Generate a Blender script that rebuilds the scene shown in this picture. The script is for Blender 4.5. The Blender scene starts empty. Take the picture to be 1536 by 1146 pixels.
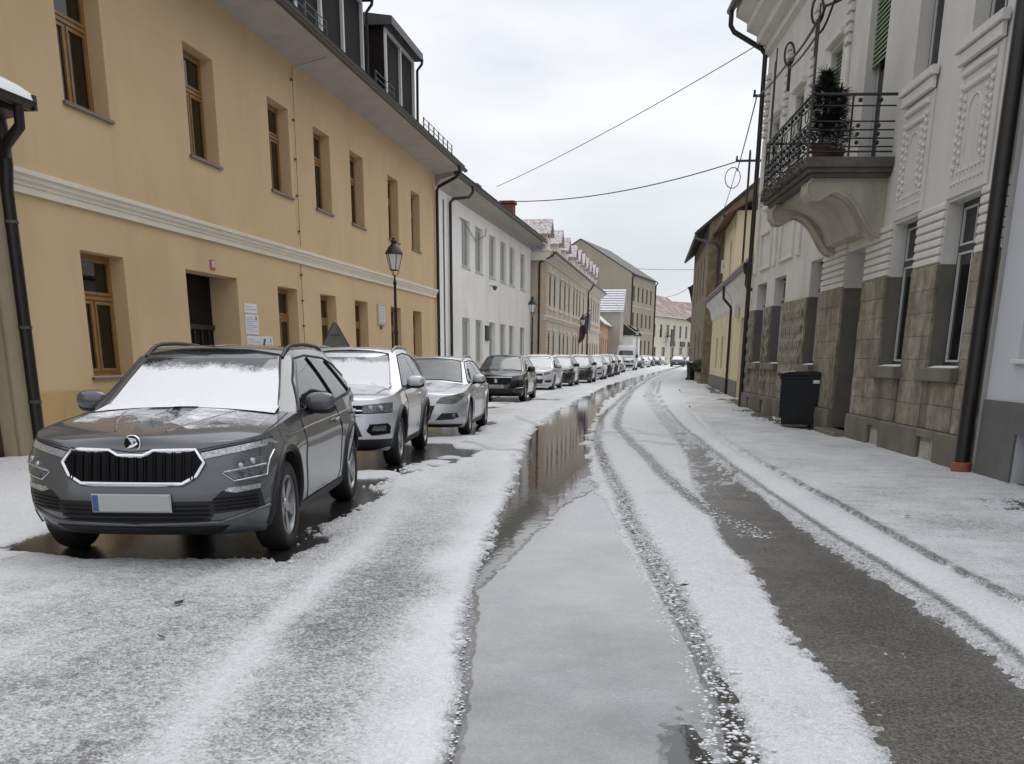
import bpy, bmesh, math, random
import numpy as np
from mathutils import Vector, Matrix
from mathutils.bvhtree import BVHTree
random.seed(7)
scene = bpy.context.scene
col = scene.collection
# ------------------------------------------------------------ camera
cam_data = bpy.data.cameras.new('camera')
cam = bpy.data.objects.new('camera', cam_data)
col.objects.link(cam)
F, PX, PY, CAM_Z = 1538.0, 768.0, 1024.0, 1.42
dy = Vector(((1000 - PX) / F, (535 - PY) / F, 1)).normalized()
dn = Vector(((735 - PX) / F, (5845.652 - PY) / F, 1)).normalized()
dz = -dn
dx = dy.cross(dz)
# rows of R: world axes in (right, down, forward) camera coordinates
Rm = Matrix((dx, dy, dz))
right = Vector((Rm[0][0], Rm[1][0], Rm[2][0]))
down = Vector((Rm[0][1], Rm[1][1], Rm[2][1]))
fwd = Vector((Rm[0][2], Rm[1][2], Rm[2][2]))
cam.matrix_world = Matrix((
    (right.x, -down.x, -fwd.x, 0), (right.y, -down.y, -fwd.y, 0),
    (right.z, -down.z, -fwd.z, CAM_Z), (0, 0, 0, 1)))
cam_data.sensor_width = 36
cam_data.sensor_fit = 'HORIZONTAL'
cam_data.lens = F / 1536 * 36
cam_data.shift_y = (PY - 573) / 1536
cam_data.clip_start = 0.1
cam_data.clip_end = 5000
scene.camera = cam
# ------------------------------------------------------------ world: overcast daylight
world = bpy.data.worlds.new('World')
scene.world = world
world.use_nodes = True
wn, wl = world.node_tree.nodes, world.node_tree.links
wn.clear()
SUN_EL, SUN_ROT = math.radians(58), math.radians(20)
sky = wn.new('ShaderNodeTexSky'); sky.sky_type = 'NISHITA'; sky.sun_disc = False
sky.sun_elevation = SUN_EL; sky.sun_rotation = SUN_ROT
tc = wn.new('ShaderNodeTexCoord')
mp = wn.new('ShaderNodeMapping'); mp.inputs['Scale'].default_value = (1, 1, 3.2)
n1 = wn.new('ShaderNodeTexNoise'); n1.inputs['Scale'].default_value = 2.6; n1.inputs['Detail'].default_value = 6; n1.inputs['Roughness'].default_value = .5
r1 = wn.new('ShaderNodeValToRGB')
r1.color_ramp.elements[0].position = .36; r1.color_ramp.elements[0].color = (6.2, 6.45, 6.8, 1)
r1.color_ramp.elements[1].position = .60; r1.color_ramp.elements[1].color = (8.35, 8.4, 8.5, 1)
sep = wn.new('ShaderNodeSeparateXYZ')
grad = wn.new('ShaderNodeMapRange'); grad.inputs['From Min'].default_value = 0; grad.inputs['From Max'].default_value = 1
grad.inputs['To Min'].default_value = .92; grad.inputs['To Max'].default_value = 1.35
mul = wn.new('ShaderNodeVectorMath'); mul.operation = 'SCALE'
mix = wn.new('ShaderNodeMix'); mix.data_type = 'RGBA'; mix.inputs['Factor'].default_value = .9
bg = wn.new('ShaderNodeBackground'); bg.inputs['Strength'].default_value = .1
out = wn.new('ShaderNodeOutputWorld')
wl.new(tc.outputs['Generated'], mp.inputs['Vector']); wl.new(mp.outputs['Vector'], n1.inputs['Vector'])
wl.new(n1.outputs['Fac'], r1.inputs['Fac']); wl.new(tc.outputs['Generated'], sep.inputs[0])
wl.new(sep.outputs['Z'], grad.inputs['Value']); wl.new(r1.outputs['Color'], mul.inputs[0]); wl.new(grad.outputs[0], mul.inputs['Scale'])
wl.new(sky.outputs[0], mix.inputs['A']); wl.new(mul.outputs[0], mix.inputs['B'])
wl.new(mix.outputs['Result'], bg.inputs['Color']); wl.new(bg.outputs[0], out.inputs[0])
sun_data = bpy.data.lights.new('sun', 'SUN'); sun_data.energy = .6; sun_data.angle = math.radians(40); sun_data.color = (1, .97, .93)
sun = bpy.data.objects.new('sun', sun_data); col.objects.link(sun)
_sd = Vector((math.sin(SUN_ROT) * math.cos(SUN_EL), math.cos(SUN_ROT) * math.cos(SUN_EL), math.sin(SUN_EL)))
sun.rotation_euler = _sd.to_track_quat('Z', 'Y').to_euler()
scene.view_settings.view_transform = 'Standard'
scene.view_settings.look = 'None'
scene.view_settings.exposure = 0.30
scene.view_settings.gamma = 1
scene.view_settings.use_curve_mapping = False

# ------------------------------------------------------------ helpers
def tag(o, label=None, cat=None, group=None, kind=None):
    if label: o['label'] = label
    if cat: o['category'] = cat
    if group: o['group'] = group
    if kind: o['kind'] = kind
    return o

def empty(name, loc=(0, 0, 0), rz=0.0):
    o = bpy.data.objects.new(name, None)
    o.empty_display_size = .2
    col.objects.link(o); o.location = loc; o.rotation_euler = (0, 0, rz)
    return o

def link(name, me, parent=None, loc=(0, 0, 0), rot=(0, 0, 0), scale=None):
    o = bpy.data.objects.new(name, me); col.objects.link(o)
    o.location = loc; o.rotation_euler = rot
    if scale: o.scale = scale
    if parent: o.parent = parent
    return o

KIDS = {}
def copy_tree(o, parent=None):
    c = o.copy(); col.objects.link(c)
    if parent: c.parent = parent
    for ch in list(o.children): copy_tree(ch, c)
    return c

class MB:
    """collects shapes into one mesh"""
    def __init__(s): s.v = []; s.f = []; s.m = []
    def add(s, vs, fs, mi=0):
        b = len(s.v); s.v += [tuple(p) for p in vs]
        s.f += [tuple(b + i for i in f) for f in fs]; s.m += [mi] * len(fs)
        return s
    def box(s, x0, x1, y0, y1, z0, z1, mi=0):
        return s.add([(x0, y0, z0), (x1, y0, z0), (x1, y1, z0), (x0, y1, z0), (x0, y0, z1), (x1, y0, z1), (x1, y1, z1), (x0, y1, z1)],
                     [(3, 2, 1, 0), (4, 5, 6, 7), (0, 1, 5, 4), (1, 2, 6, 5), (2, 3, 7, 6), (3, 0, 4, 7)], mi)
    def cbox(s, x0, x1, y0, y1, z0, z1, b=.01, mi=0):
        """box whose street-side (low y) edges are chamfered"""
        return s.add([(x0, y1, z0), (x1, y1, z0), (x1, y1, z1), (x0, y1, z1),
                      (x0, y0 + b, z0), (x1, y0 + b, z0), (x1, y0 + b, z1), (x0, y0 + b, z1),
                      (x0 + b, y0, z0 + b), (x1 - b, y0, z0 + b), (x1 - b, y0, z1 - b), (x0 + b, y0, z1 - b)],
                     [(8, 9, 10, 11), (4, 5, 9, 8), (5, 6, 10, 9), (6, 7, 11, 10), (7, 4, 8, 11),
                      (0, 1, 5, 4), (1, 2, 6, 5), (2, 3, 7, 6), (3, 0, 4, 7), (3, 2, 1, 0)], mi)
    def tube(s, pts, r, n=8, mi=0, cap=True):
        pts = [Vector(p) for p in pts]; rings = []
        rr = r if isinstance(r, (list, tuple)) else [r] * len(pts)
        up0 = None
        for i, p in enumerate(pts):
            a = pts[max(i - 1, 0)]; b = pts[min(i + 1, len(pts) - 1)]
            t = (b - a).normalized() if (b - a).length > 1e-9 else Vector((0, 0, 1))
            if up0 is None:
                up0 = Vector((0, 0, 1)) if abs(t.z) < .9 else Vector((1, 0, 0))
            u = (up0 - t * up0.dot(t))
            if u.length < 1e-6: u = t.orthogonal()
            u.normalize(); w = t.cross(u); up0 = u
            rings.append([p + (u * math.cos(2 * math.pi * k / n) + w * math.sin(2 * math.pi * k / n)) * rr[i] for k in range(n)])
        vs = [q for ring in rings for q in ring]; fs = []
        for i in range(len(rings) - 1):
            for k in range(n):
                k2 = (k + 1) % n
                fs.append((i * n + k, i * n + k2, (i + 1) * n + k2, (i + 1) * n + k))
        if cap:
            fs.append(tuple(range(n))[::-1]); fs.append(tuple((len(rings) - 1) * n + k for k in range(n)))
        return s.add(vs, fs, mi)
    def lathe(s, prof, n=20, c=(0, 0, 0), axis='z', mi=0):
        vs = []; fs = []
        for r, h in prof:
            for k in range(n):
                a = 2 * math.pi * k / n; p = (r * math.cos(a), r * math.sin(a), h)
                if axis == 'y': p = (p[0], p[2], p[1])
                if axis == 'x': p = (p[2], p[0], p[1])
                vs.append((p[0] + c[0], p[1] + c[1], p[2] + c[2]))
        for i in range(len(prof) - 1):
            for k in range(n):
                k2 = (k + 1) % n
                fs.append((i * n + k, i * n + k2, (i + 1) * n + k2, (i + 1) * n + k))
        return s.add(vs, fs, mi)
    def prism(s, poly, y0, y1, axis='y', mi=0):
        """poly in the two other axes, extruded along axis"""
        n = len(poly)
        def P(a, b, h):
            return {'y': (a, h, b), 'x': (h, a, b), 'z': (a, b, h)}[axis]
        vs = [P(a, b, y0) for a, b in poly] + [P(a, b, y1) for a, b in poly]
        fs = [tuple(range(n)), tuple(range(n, 2 * n))[::-1]] + [(i, n + i, n + (i + 1) % n, (i + 1) % n) for i in range(n)]
        return s.add(vs, fs, mi)
    def mesh(s, name, mats, smooth=None):
        me = bpy.data.meshes.new(name)
        me.from_pydata(s.v, [], s.f)
        for m in (mats if isinstance(mats, (list, tuple)) else [mats]): me.materials.append(m)
        if any(s.m): me.polygons.foreach_set('material_index', s.m)
        bm = bmesh.new(); bm.from_mesh(me); bmesh.ops.recalc_face_normals(bm, faces=bm.faces); bm.to_mesh(me); bm.free()
        if smooth is not None:
            me.polygons.foreach_set('use_smooth', [True] * len(me.polygons))
            if smooth < 180: me.set_sharp_from_angle(angle=math.radians(smooth))
        me.update()
        return me
    def build(s, name, mats, parent=None, loc=(0, 0, 0), rot=(0, 0, 0), smooth=None):
        return link(name, s.mesh(name, mats, smooth), parent, loc, rot)

# ------------------------------------------------------------ materials
def mat(name, color, rough=.6, metal=0.0, spec=.5, noise=None, bump=None, coat=0.0, emit=None, dirt=None, world=False):
    """noise=(scale, amount): colour variation; bump=(scale, strength, distance); dirt=(color, scale, lo, hi)"""
    m = bpy.data.materials.new(name); m.use_nodes = True
    nt = m.node_tree; N, Lk = nt.nodes, nt.links
    b = N['Principled BSDF']
    b.inputs['Base Color'].default_value = (*color, 1); b.inputs['Roughness'].default_value = rough
    b.inputs['Metallic'].default_value = metal; b.inputs['Specular IOR Level'].default_value = spec
    b.inputs['Coat Weight'].default_value = coat
    tcn = N.new('ShaderNodeNewGeometry') if world else N.new('ShaderNodeTexCoord'); src = None
    OC = 'Position' if world else 'Object'
    if noise:
        nz = N.new('ShaderNodeTexNoise'); nz.inputs['Scale'].default_value = noise[0]; nz.inputs['Detail'].default_value = 6; nz.inputs['Roughness'].default_value = .62
        Lk.new(tcn.outputs[OC], nz.inputs['Vector'])
        rp = N.new('ShaderNodeValToRGB'); a = noise[1]
        rp.color_ramp.elements[0].position = .3; rp.color_ramp.elements[0].color = (*[c * (1 - a) for c in color], 1)
        rp.color_ramp.elements[1].position = .7; rp.color_ramp.elements[1].color = (*[min(1, c * (1 + a)) for c in color], 1)
        Lk.new(nz.outputs['Fac'], rp.inputs['Fac']); src = rp.outputs['Color']
    if dirt:
        nz = N.new('ShaderNodeTexNoise'); nz.inputs['Scale'].default_value = dirt[1]; nz.inputs['Detail'].default_value = 7; nz.inputs['Roughness'].default_value = .65
        mpn = N.new('ShaderNodeMapping'); mpn.inputs['Scale'].default_value = (1, 1, .35)
        Lk.new(tcn.outputs[OC], mpn.inputs[0]); Lk.new(mpn.outputs[0], nz.inputs['Vector'])
        mr = N.new('ShaderNodeMapRange'); mr.inputs['From Min'].default_value = dirt[2]; mr.inputs['From Max'].default_value = dirt[3]
        Lk.new(nz.outputs['Fac'], mr.inputs['Value'])
        mx = N.new('ShaderNodeMix'); mx.data_type = 'RGBA'; mx.inputs['B'].default_value = (*dirt[0], 1)
        if src: Lk.new(src, mx.inputs['A'])
        else: mx.inputs['A'].default_value = (*color, 1)
        Lk.new(mr.outputs[0], mx.inputs['Factor']); src = mx.outputs['Result']
    if src: Lk.new(src, b.inputs['Base Color'])
    if bump:
        nz = N.new('ShaderNodeTexNoise'); nz.inputs['Scale'].default_value = bump[0]; nz.inputs['Detail'].default_value = 4
        Lk.new(tcn.outputs[OC], nz.inputs['Vector'])
        bp = N.new('ShaderNodeBump'); bp.inputs['Strength'].default_value = bump[1]; bp.inputs['Distance'].default_value = bump[2]
        Lk.new(nz.outputs['Fac'], bp.inputs['Height']); Lk.new(bp.outputs[0], b.inputs['Normal'])
    if emit:
        b.inputs['Emission Color'].default_value = (*emit[0], 1); b.inputs['Emission Strength'].default_value = emit[1]
    return m

def glass_mat(name, tint=(.55, .58, .58), rough=.02):
    m = bpy.data.materials.new(name); m.use_nodes = True
    N, Lk = m.node_tree.nodes, m.node_tree.links
    N.remove(N['Principled BSDF'])
    tr = N.new('ShaderNodeBsdfTransparent'); tr.inputs[0].default_value = (*tint, 1)
    gl = N.new('ShaderNodeBsdfGlossy'); gl.inputs['Roughness'].default_value = rough
    fr = N.new('ShaderNodeFresnel'); fr.inputs['IOR'].default_value = 1.6
    mx = N.new('ShaderNodeMixShader')
    Lk.new(fr.outputs[0], mx.inputs[0]); Lk.new(tr.outputs[0], mx.inputs[1]); Lk.new(gl.outputs[0], mx.inputs[2])
    Lk.new(mx.outputs[0], N['Material Output'].inputs[0])
    return m

M = {}
M['glass'] = glass_mat('window_glass')
M['dark_glass'] = mat('dark_glass', (.012, .014, .015), .03, spec=.7)
M['black_metal'] = mat('black_metal', (.012, .012, .013), .4, bump=(30, .1, .01))
M['pipe'] = mat('pipe_metal', (.014, .011, .010), .35, noise=(5, .3))
M['zinc'] = mat('zinc', (.10, .105, .11), .4, metal=.6, noise=(3, .3))
M['snow_white'] = mat('fresh_snow', (.84, .85, .875), .6, bump=(90, .6, .01))
M['dark_inside'] = mat('dark_inside', (.015, .014, .013), .9)

# ------------------------------------------------------------ numpy noise
def _hash(ix, iy, seed):
    h = (ix * 374761393 + iy * 668265263 + seed * 974634777) & 0xffffffff
    h = ((h ^ (h >> 13)) * 1274126177) & 0xffffffff
    h = h ^ (h >> 16)
    return (h & 0xffff) / 65535.0
def vnoise(x, y, seed=0):
    ix = np.floor(x).astype(np.int64); iy = np.floor(y).astype(np.int64)
    fx = x - ix; fy = y - iy
    fx = fx * fx * fx * (fx * (fx * 6 - 15) + 10); fy = fy * fy * fy * (fy * (fy * 6 - 15) + 10)
    a = _hash(ix, iy, seed); b = _hash(ix + 1, iy, seed); c = _hash(ix, iy + 1, seed); d = _hash(ix + 1, iy + 1, seed)
    return (a * (1 - fx) + b * fx) * (1 - fy) + (c * (1 - fx) + d * fx) * fy
def fbm(x, y, sc, octv=4, seed=0, gain=.5):
    t = 0; amp = 1; tot = 0
    for o in range(octv):
        t = t + amp * (vnoise(x * sc, y * sc, seed + o * 17) - .5) * 2; tot += amp; amp *= gain; sc *= 2.03
    return t / tot
def sstep(a, b, x):
    t = np.clip((x - a) / (b - a), 0, 1); return t * t * (3 - 2 * t)
# ------------------------------------------------------------ ground
def speckle(m, sc, dark, light, wet=None):
    """stones of the road surface: a grey for every grain, wet sheen in broad patches"""
    N, Lk = m.node_tree.nodes, m.node_tree.links; b = N['Principled BSDF']
    tcn = N.new('ShaderNodeTexCoord'); vo = N.new('ShaderNodeTexVoronoi'); vo.inputs['Scale'].default_value = sc
    Lk.new(tcn.outputs['Object'], vo.inputs['Vector'])
    sp = N.new('ShaderNodeSeparateColor'); Lk.new(vo.outputs['Color'], sp.inputs[0])
    rp = N.new('ShaderNodeValToRGB'); rp.color_ramp.elements[0].color = (*dark, 1); rp.color_ramp.elements[1].color = (*light, 1); rp.color_ramp.elements[0].position = .25
    Lk.new(sp.outputs[0], rp.inputs['Fac'])
    nz = N.new('ShaderNodeTexNoise'); nz.inputs['Scale'].default_value = 1.1; nz.inputs['Detail'].default_value = 6; nz.inputs['Roughness'].default_value = .65
    Lk.new(tcn.outputs['Object'], nz.inputs['Vector'])
    mr = N.new('ShaderNodeMapRange'); mr.inputs['From Min'].default_value = .3; mr.inputs['From Max'].default_value = .7; mr.inputs['To Min'].default_value = .62; mr.inputs['To Max'].default_value = 1.25
    Lk.new(nz.outputs['Fac'], mr.inputs['Value'])
    sc_ = N.new('ShaderNodeVectorMath'); sc_.operation = 'SCALE'; Lk.new(rp.outputs[0], sc_.inputs[0]); Lk.new(mr.outputs[0], sc_.inputs['Scale']); Lk.new(sc_.outputs[0], b.inputs['Base Color'])
    if wet:
        m2 = N.new('ShaderNodeMapRange'); m2.inputs['From Min'].default_value = .35; m2.inputs['From Max'].default_value = .65; m2.inputs['To Min'].default_value = wet[0]; m2.inputs['To Max'].default_value = wet[1]
        Lk.new(nz.outputs['Fac'], m2.inputs['Value']); Lk.new(m2.outputs[0], b.inputs['Roughness'])
def asphalt_material():
    m = mat('wet_asphalt', (.075, .069, .061), .42, noise=(1.3, .25), bump=(75, .7, .008))
    N, Lk = m.node_tree.nodes, m.node_tree.links
    b = N['Principled BSDF']
    tcn = N.new('ShaderNodeTexCoord')
    sp = N.new('ShaderNodeTexNoise'); sp.inputs['Scale'].default_value = 75; sp.inputs['Detail'].default_value = 2
    Lk.new(tcn.outputs['Object'], sp.inputs['Vector'])
    mr = N.new('ShaderNodeMapRange'); mr.inputs['From Min'].default_value = .48; mr.inputs['From Max'].default_value = .78
    Lk.new(sp.outputs['Fac'], mr.inputs['Value'])
    src = b.inputs['Base Color'].links[0].from_socket
    mx = N.new('ShaderNodeMix'); mx.data_type = 'RGBA'; mx.inputs['B'].default_value = (.27, .25, .225, 1)
    Lk.new(mr.outputs[0], mx.inputs['Factor']); Lk.new(src, mx.inputs['A']); Lk.new(mx.outputs['Result'], b.inputs['Base Color'])
    return m
M['asphalt'] = asphalt_material(); speckle(M['asphalt'], 95, (.045, .041, .036), (.175, .162, .142), (.16, .38))
MB().add([(-60, -20, 0), (60, -20, 0), (60, 330, 0), (-60, 330, 0)], [(0, 1, 2, 3)]).build('road', M['asphalt'])['kind'] = 'structure'
M['earth'] = mat('winter_ground', (.5, .51, .52), .9, noise=(.05, .25))
MB().add([(-3000, -3000, -.3), (3000, -3000, -.3), (3000, 3000, -.3), (-3000, 3000, -.3)], [(0, 1, 2, 3)]).build('ground', M['earth'])['kind'] = 'structure'

def curve(pts):
    ys = np.array([p[1] for p in pts]); xs = np.array([p[0] for p in pts])
    return lambda Y: np.interp(Y, ys, xs)
cA = curve([(-.62, 2.6), (-.71, 3.41), (-.77, 3.92), (-.88, 4.62), (-1.02, 5.52), (-1.16, 6.28), (-1.24, 7.55), (-1.38, 8.81), (-1.62, 11.37), (-2.0, 14.79), (-2.5, 20.07), (-2.75, 25.8), (-2.9, 36), (-2.9, 52.4), (-2.4, 72), (-1.4, 96), (1.5, 160), (6, 300)])
cB = curve([(.25, 2.6), (.22, 3.55), (.21, 4.2), (.14, 5.03), (.01, 6.02), (-.16, 7.23), (-.37, 8.64), (-.62, 10.7), (-.95, 14.07), (-1.33, 18.67), (-1.67, 26.1), (-1.95, 33.7), (-1.85, 47.5), (-1.5, 72.7), (-.7, 96.4), (2.2, 160), (6.6, 300)])
cT = curve([(.4, 2.6), (.34, 3.57), (.29, 4.31), (.21, 5.29), (.07, 6.6), (-.14, 8.35), (-.43, 11.3), (-.83, 15), (-1.16, 18.7), (-1.5, 26), (-1.6, 60), (-.4, 100), (7, 300)])
cT2 = curve([(.95, 7), (.8, 8.86), (.5, 9.97), (.3, 11.2), (.07, 13), (-.16, 15.2), (-.49, 18.1), (-.98, 22.4), (-1.25, 31.5), (-1.39, 47.6), (-1, 75), (-.1, 100), (7, 300)])
cLf = curve([(1.0, 2.6), (.92, 3.67), (.87, 4.5), (.77, 5.39), (.7, 6.51), (.59, 8.17), (.5, 9.55), (.44, 11.5), (.42, 14), (.42, 17), (.28, 19), (.02, 23), (-.4, 32), (-.78, 43.5), (-.74, 69), (.3, 100), (7.4, 300)])
cLr = curve([(1.7, 2.6), (1.65, 4.62), (1.63, 5.47), (1.56, 6.38), (1.44, 7.51), (1.25, 8.94), (1.01, 11.6), (.79, 14.4), (.49, 19.1), (.21, 22.7), (-.22, 31.9), (-.6, 43.5), (-.56, 68.7), (.5, 100), (7.6, 300)])
cK = curve([(2.3, 2.6), (2.15, 5.8), (2.09, 6.34), (1.96, 7.6), (1.82, 9.41), (1.6, 11.7), (1.38, 14.1), (1.15, 16.5), (.95, 20), (.7, 30), (.5, 60), (1.6, 100), (9, 300)])
cW = curve([(-1.6, 2.6), (-1.72, 3.24), (-1.92, 4.24), (-2.02, 5.2), (-2.13, 6.21), (-2.35, 8.28), (-2.7, 11), (-3.2, 16)])
PAVE_Z = .05

def poly_sd(px, py, X, Y):
    """signed distance, negative inside"""
    d = np.full(X.shape, 1e9); inside = np.zeros(X.shape, bool); n = len(px)
    for i in range(n):
        x0, y0, x1, y1 = px[i], py[i], px[(i + 1) % n], py[(i + 1) % n]
        ex, ey = x1 - x0, y1 - y0
        t = np.clip(((X - x0) * ex + (Y - y0) * ey) / (ex * ex + ey * ey), 0, 1)
        d = np.minimum(d, np.hypot(X - x0 - t * ex, Y - y0 - t * ey))
        c = ((y0 > Y) != (y1 > Y)) & (X < ex * (Y - y0) / (ey if abs(ey) > 1e-9 else 1e-9) + x0)
        inside ^= c
    return np.where(inside, -d, d)

BARE = [  # bare wet patches in the snow: under and beside the parked cars, and along the right-hand wall
    [(-4.75, 7.15), (-4.1, 6.93), (-3.2, 6.8), (-2.62, 6.95), (-2.62, 7.5), (-2.8, 8.6), (-2.9, 9.6), (-3.0, 11.5), (-3.12, 13.1), (-3.35, 13.4), (-3.42, 14.9), (-3.75, 16.6), (-4.5, 17.2), (-5.3, 15.2), (-5.4, 12.2), (-4.9, 11.2)],
    [(-3.72, 18.6), (-3.45, 19.3), (-3.55, 21.2), (-3.9, 23.4), (-5.4, 23.2), (-5.4, 18.6)],
    [(-4.55, 33.4), (-4.55, 37.5), (-6.3, 37.7), (-6.3, 33.4)],
    [(2.2, 25.9), (2.6, 25.7), (2.6, 29.5), (2.1, 29.7)], [(2.45, 22.2), (2.95, 21.6), (2.85, 24.8), (2.4, 25.2)],
    [(2.15, 31), (2.5, 31), (2.45, 37.5), (2.1, 37.2)], [(2.0, 42), (2.3, 42), (2.2, 52), (1.9, 52)],
    [(3.25, 10.35), (4.2, 10.3), (4.2, 11.3), (3.45, 11.1)],
]
def snow_fields(X, Y):
    A, B, T, T2, Lf, Lr, K, W = (c(Y) for c in (cA, cB, cT, cT2, cLf, cLr, cK, cW))
    fine = fbm(X, Y, 9, 4, 3); mid = fbm(X, Y * .6, 1.6, 4, 11); big = fbm(X, Y * .5, .45, 3, 23); grain = fbm(X, Y, 38, 2, 31)
    edge = .5 * mid * .12 + (fine * .07 + grain * .05 + fbm(X, Y, 21, 2, 57) * .06) * np.clip(.75 + 1.5 * fbm(X, Y, .9, 2, 71), .15, 1.7)
    q = np.clip(Y / 10, .55, 2.0)
    # signed "how far inside the snow" in metres
    left = (A - X) + edge * q
    centre = np.minimum(X - B, Lf - X) + edge * q
    rgt = X - Lr + edge * q * 1.2
    sd = np.maximum(np.maximum(left, centre), rgt)
    # churned tyre tracks in the central snow: loose lumps with wet road between
    for c, w, amt in ((T, .07, .9), (T2, .08, 1.0)):
        dd = np.abs(X - c - mid * .03); g = np.exp(-(dd / w) ** 2)
        sd = np.where(centre > -.05, np.minimum(sd, .06 - g * amt * (.10 + .14 * fbm(X, Y * .8, 16, 3, 41))), sd)
    # wet crossing strip, thin cover farther off
    sd = np.where((Y > 12.5) & (X > Lf - .06) & (X < Lr + .05), np.maximum(sd, (Y - 13.5) * .02 + mid * .15 - .13), sd)
    dust = (fbm(X, Y, 24, 2, 83) * .6 + fbm(X, Y * .6, 2.5, 3, 85) * .5 - (.62 - sstep(6, 14, Y) * .52)) * .08
    sd = np.where((X > Lf) & (X < Lr) & (Y > 4), np.maximum(sd, dust), sd)
    # kerb line: broken dark line of gutter dirt
    kd = np.abs(X - K - mid * .02)
    # thin streak beside the right lane
    kd2 = np.abs(X - (Lr + .62 * (K - Lr) * .35 + .03))
    streak = np.exp(-(kd2 / .035) ** 2)
    for p in BARE:
        px, py = zip(*p)
        near = (Y > min(py) - 2) & (Y < max(py) + 2) & (X > min(px) - 2) & (X < max(px) + 2)
        if near.any():
            s = np.full(X.shape, 9.0); s[near] = poly_sd(px, py, X[near], Y[near])
            sd = np.minimum(sd, s + edge * np.clip(q, .5, 1.5) * 2.4 + big * .12 + mid * .10)
    sd = np.where((np.hypot((X + 3.55) / .35, (Y - 12.5) / .45) < 1) , np.maximum(sd, .08), sd)
    # wind-worn dark puddles among the far parked cars
    far = sstep(9, 14, Y) * sstep(-2.2, -3.0, X) * sstep(60, 30, Y)
    pud = fbm(X * .8, Y * .5, 1.0, 4, 77)
    sd = np.where(far > .01, np.minimum(sd, .1 + (.16 - pud) * .7 + (1 - far)), sd)
    side = X > K
    arcs = 0
    for P_ in ([(-3.6, 25.5), (-2.6, 22.0), (-1.2, 20.5), (.2, 20)], [(-3.4, 17.5), (-2.6, 16.2), (-1.9, 15.8)], [(-1.3, 20.8), (-.5, 18.5), (.5, 17.6)], [(-1.0, 22.5), (0, 19.5), (.8, 18.6)]):
        px_, py_ = zip(*P_)
        arcs = np.maximum(arcs, np.exp(-((Y - np.interp(X, px_, py_) + .5 * mid) / .35) ** 2) * (X > px_[0]) * (X < px_[-1]))
    # thickness
    t = .030 * sstep(0, .10, sd)
    t = t * np.where(side, .45, 1) * np.where(X < A, .75, 1)
    ridge = np.exp(-((X - (Lr + .72 * (K - Lr))) / .16) ** 2) * (Y < 40)
    t = t + .045 * ridge * sstep(0, .1, sd)
    rim = np.exp(-((A - X - .14) / .12) ** 2) * .012; t = t + rim * sstep(0, .05, sd)
    t = t + sstep(0, .06, sd) * (.0045 * fine + .004 * grain + .004 * mid)
    t = np.where(sd < 0, np.maximum(-.03, sd * .6), np.maximum(t, .001 + 0 * t) * 1.0)
    base = np.where(side, PAVE_Z, 0) * sstep(K - .12, K + .02, X)
    # wetness 0 dry white .. 1 grey slush
    wl_ = .44 + .26 * big + .22 * mid + .12 * fine
    wl_ = wl_ * (1 - .55 * np.exp(-((X - W + .06 * mid) / .13) ** 2) * sstep(12, 8, Y))
    wl_ = wl_ * (.18 + .82 * sstep(.05, .48, A - X + mid * .16))
    dk = np.exp(-((X - W - .42) / .22) ** 2) * sstep(9.5, 6, Y) * .14
    wl_ = wl_ + dk * sstep(.1, .5, A - X)
    fadeL = sstep(11, 7.0, Y); wl_ = wl_ * (.45 + .55 * fadeL) * np.where(X < -4.6, .45, 1) + (1 - fadeL) * .30 * np.clip(fbm(X, Y * .4, .9, 3, 91) + .1, 0, 1)
    wc = .13 + .22 * np.clip(mid + .3 * big, 0, 1) + .10 * fine + .75 * np.exp(-((X - T) / .075) ** 2) + .6 * np.exp(-((X - T2) / .09) ** 2)
    wr = .14 + .14 * np.clip(mid + big, 0, 1) + .7 * streak + .35 * sstep(.22, .0, X - Lr)
    ws = .27 + .22 * mid + .16 * fbm(X * .6, Y, 6, 3, 63) + .14 * big + .85 * np.exp(-(kd / .05) ** 2) * np.clip(.55 + 1.2 * fine + .9 * big, 0, 1) * sstep(24, 12, Y)
    wl_ = np.maximum(wl_, .55 * arcs); wc = np.maximum(wc, .5 * arcs)
    lane = (Y > 12.5) & (X > Lf - .06) & (X < Lr + .05)
    wet = np.where(X < A, wl_, np.where(X < Lf, wc, np.where(side, ws, wr)))
    wet = np.where(lane, .45 + .25 * mid, wet)
    wr = 0; wet = np.maximum(wet, .6 * sstep(.10, 0, sd)); wet = np.where(~side & (np.abs(X - K) < .06), np.maximum(wet, .8 * np.exp(-(kd / .05) ** 2) * np.clip(.5 + 1.2 * fine + .9 * big, 0, 1) * sstep(24, 12, Y)), wet)
    return base + t, sd, np.clip(wet, 0, 1)

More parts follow.
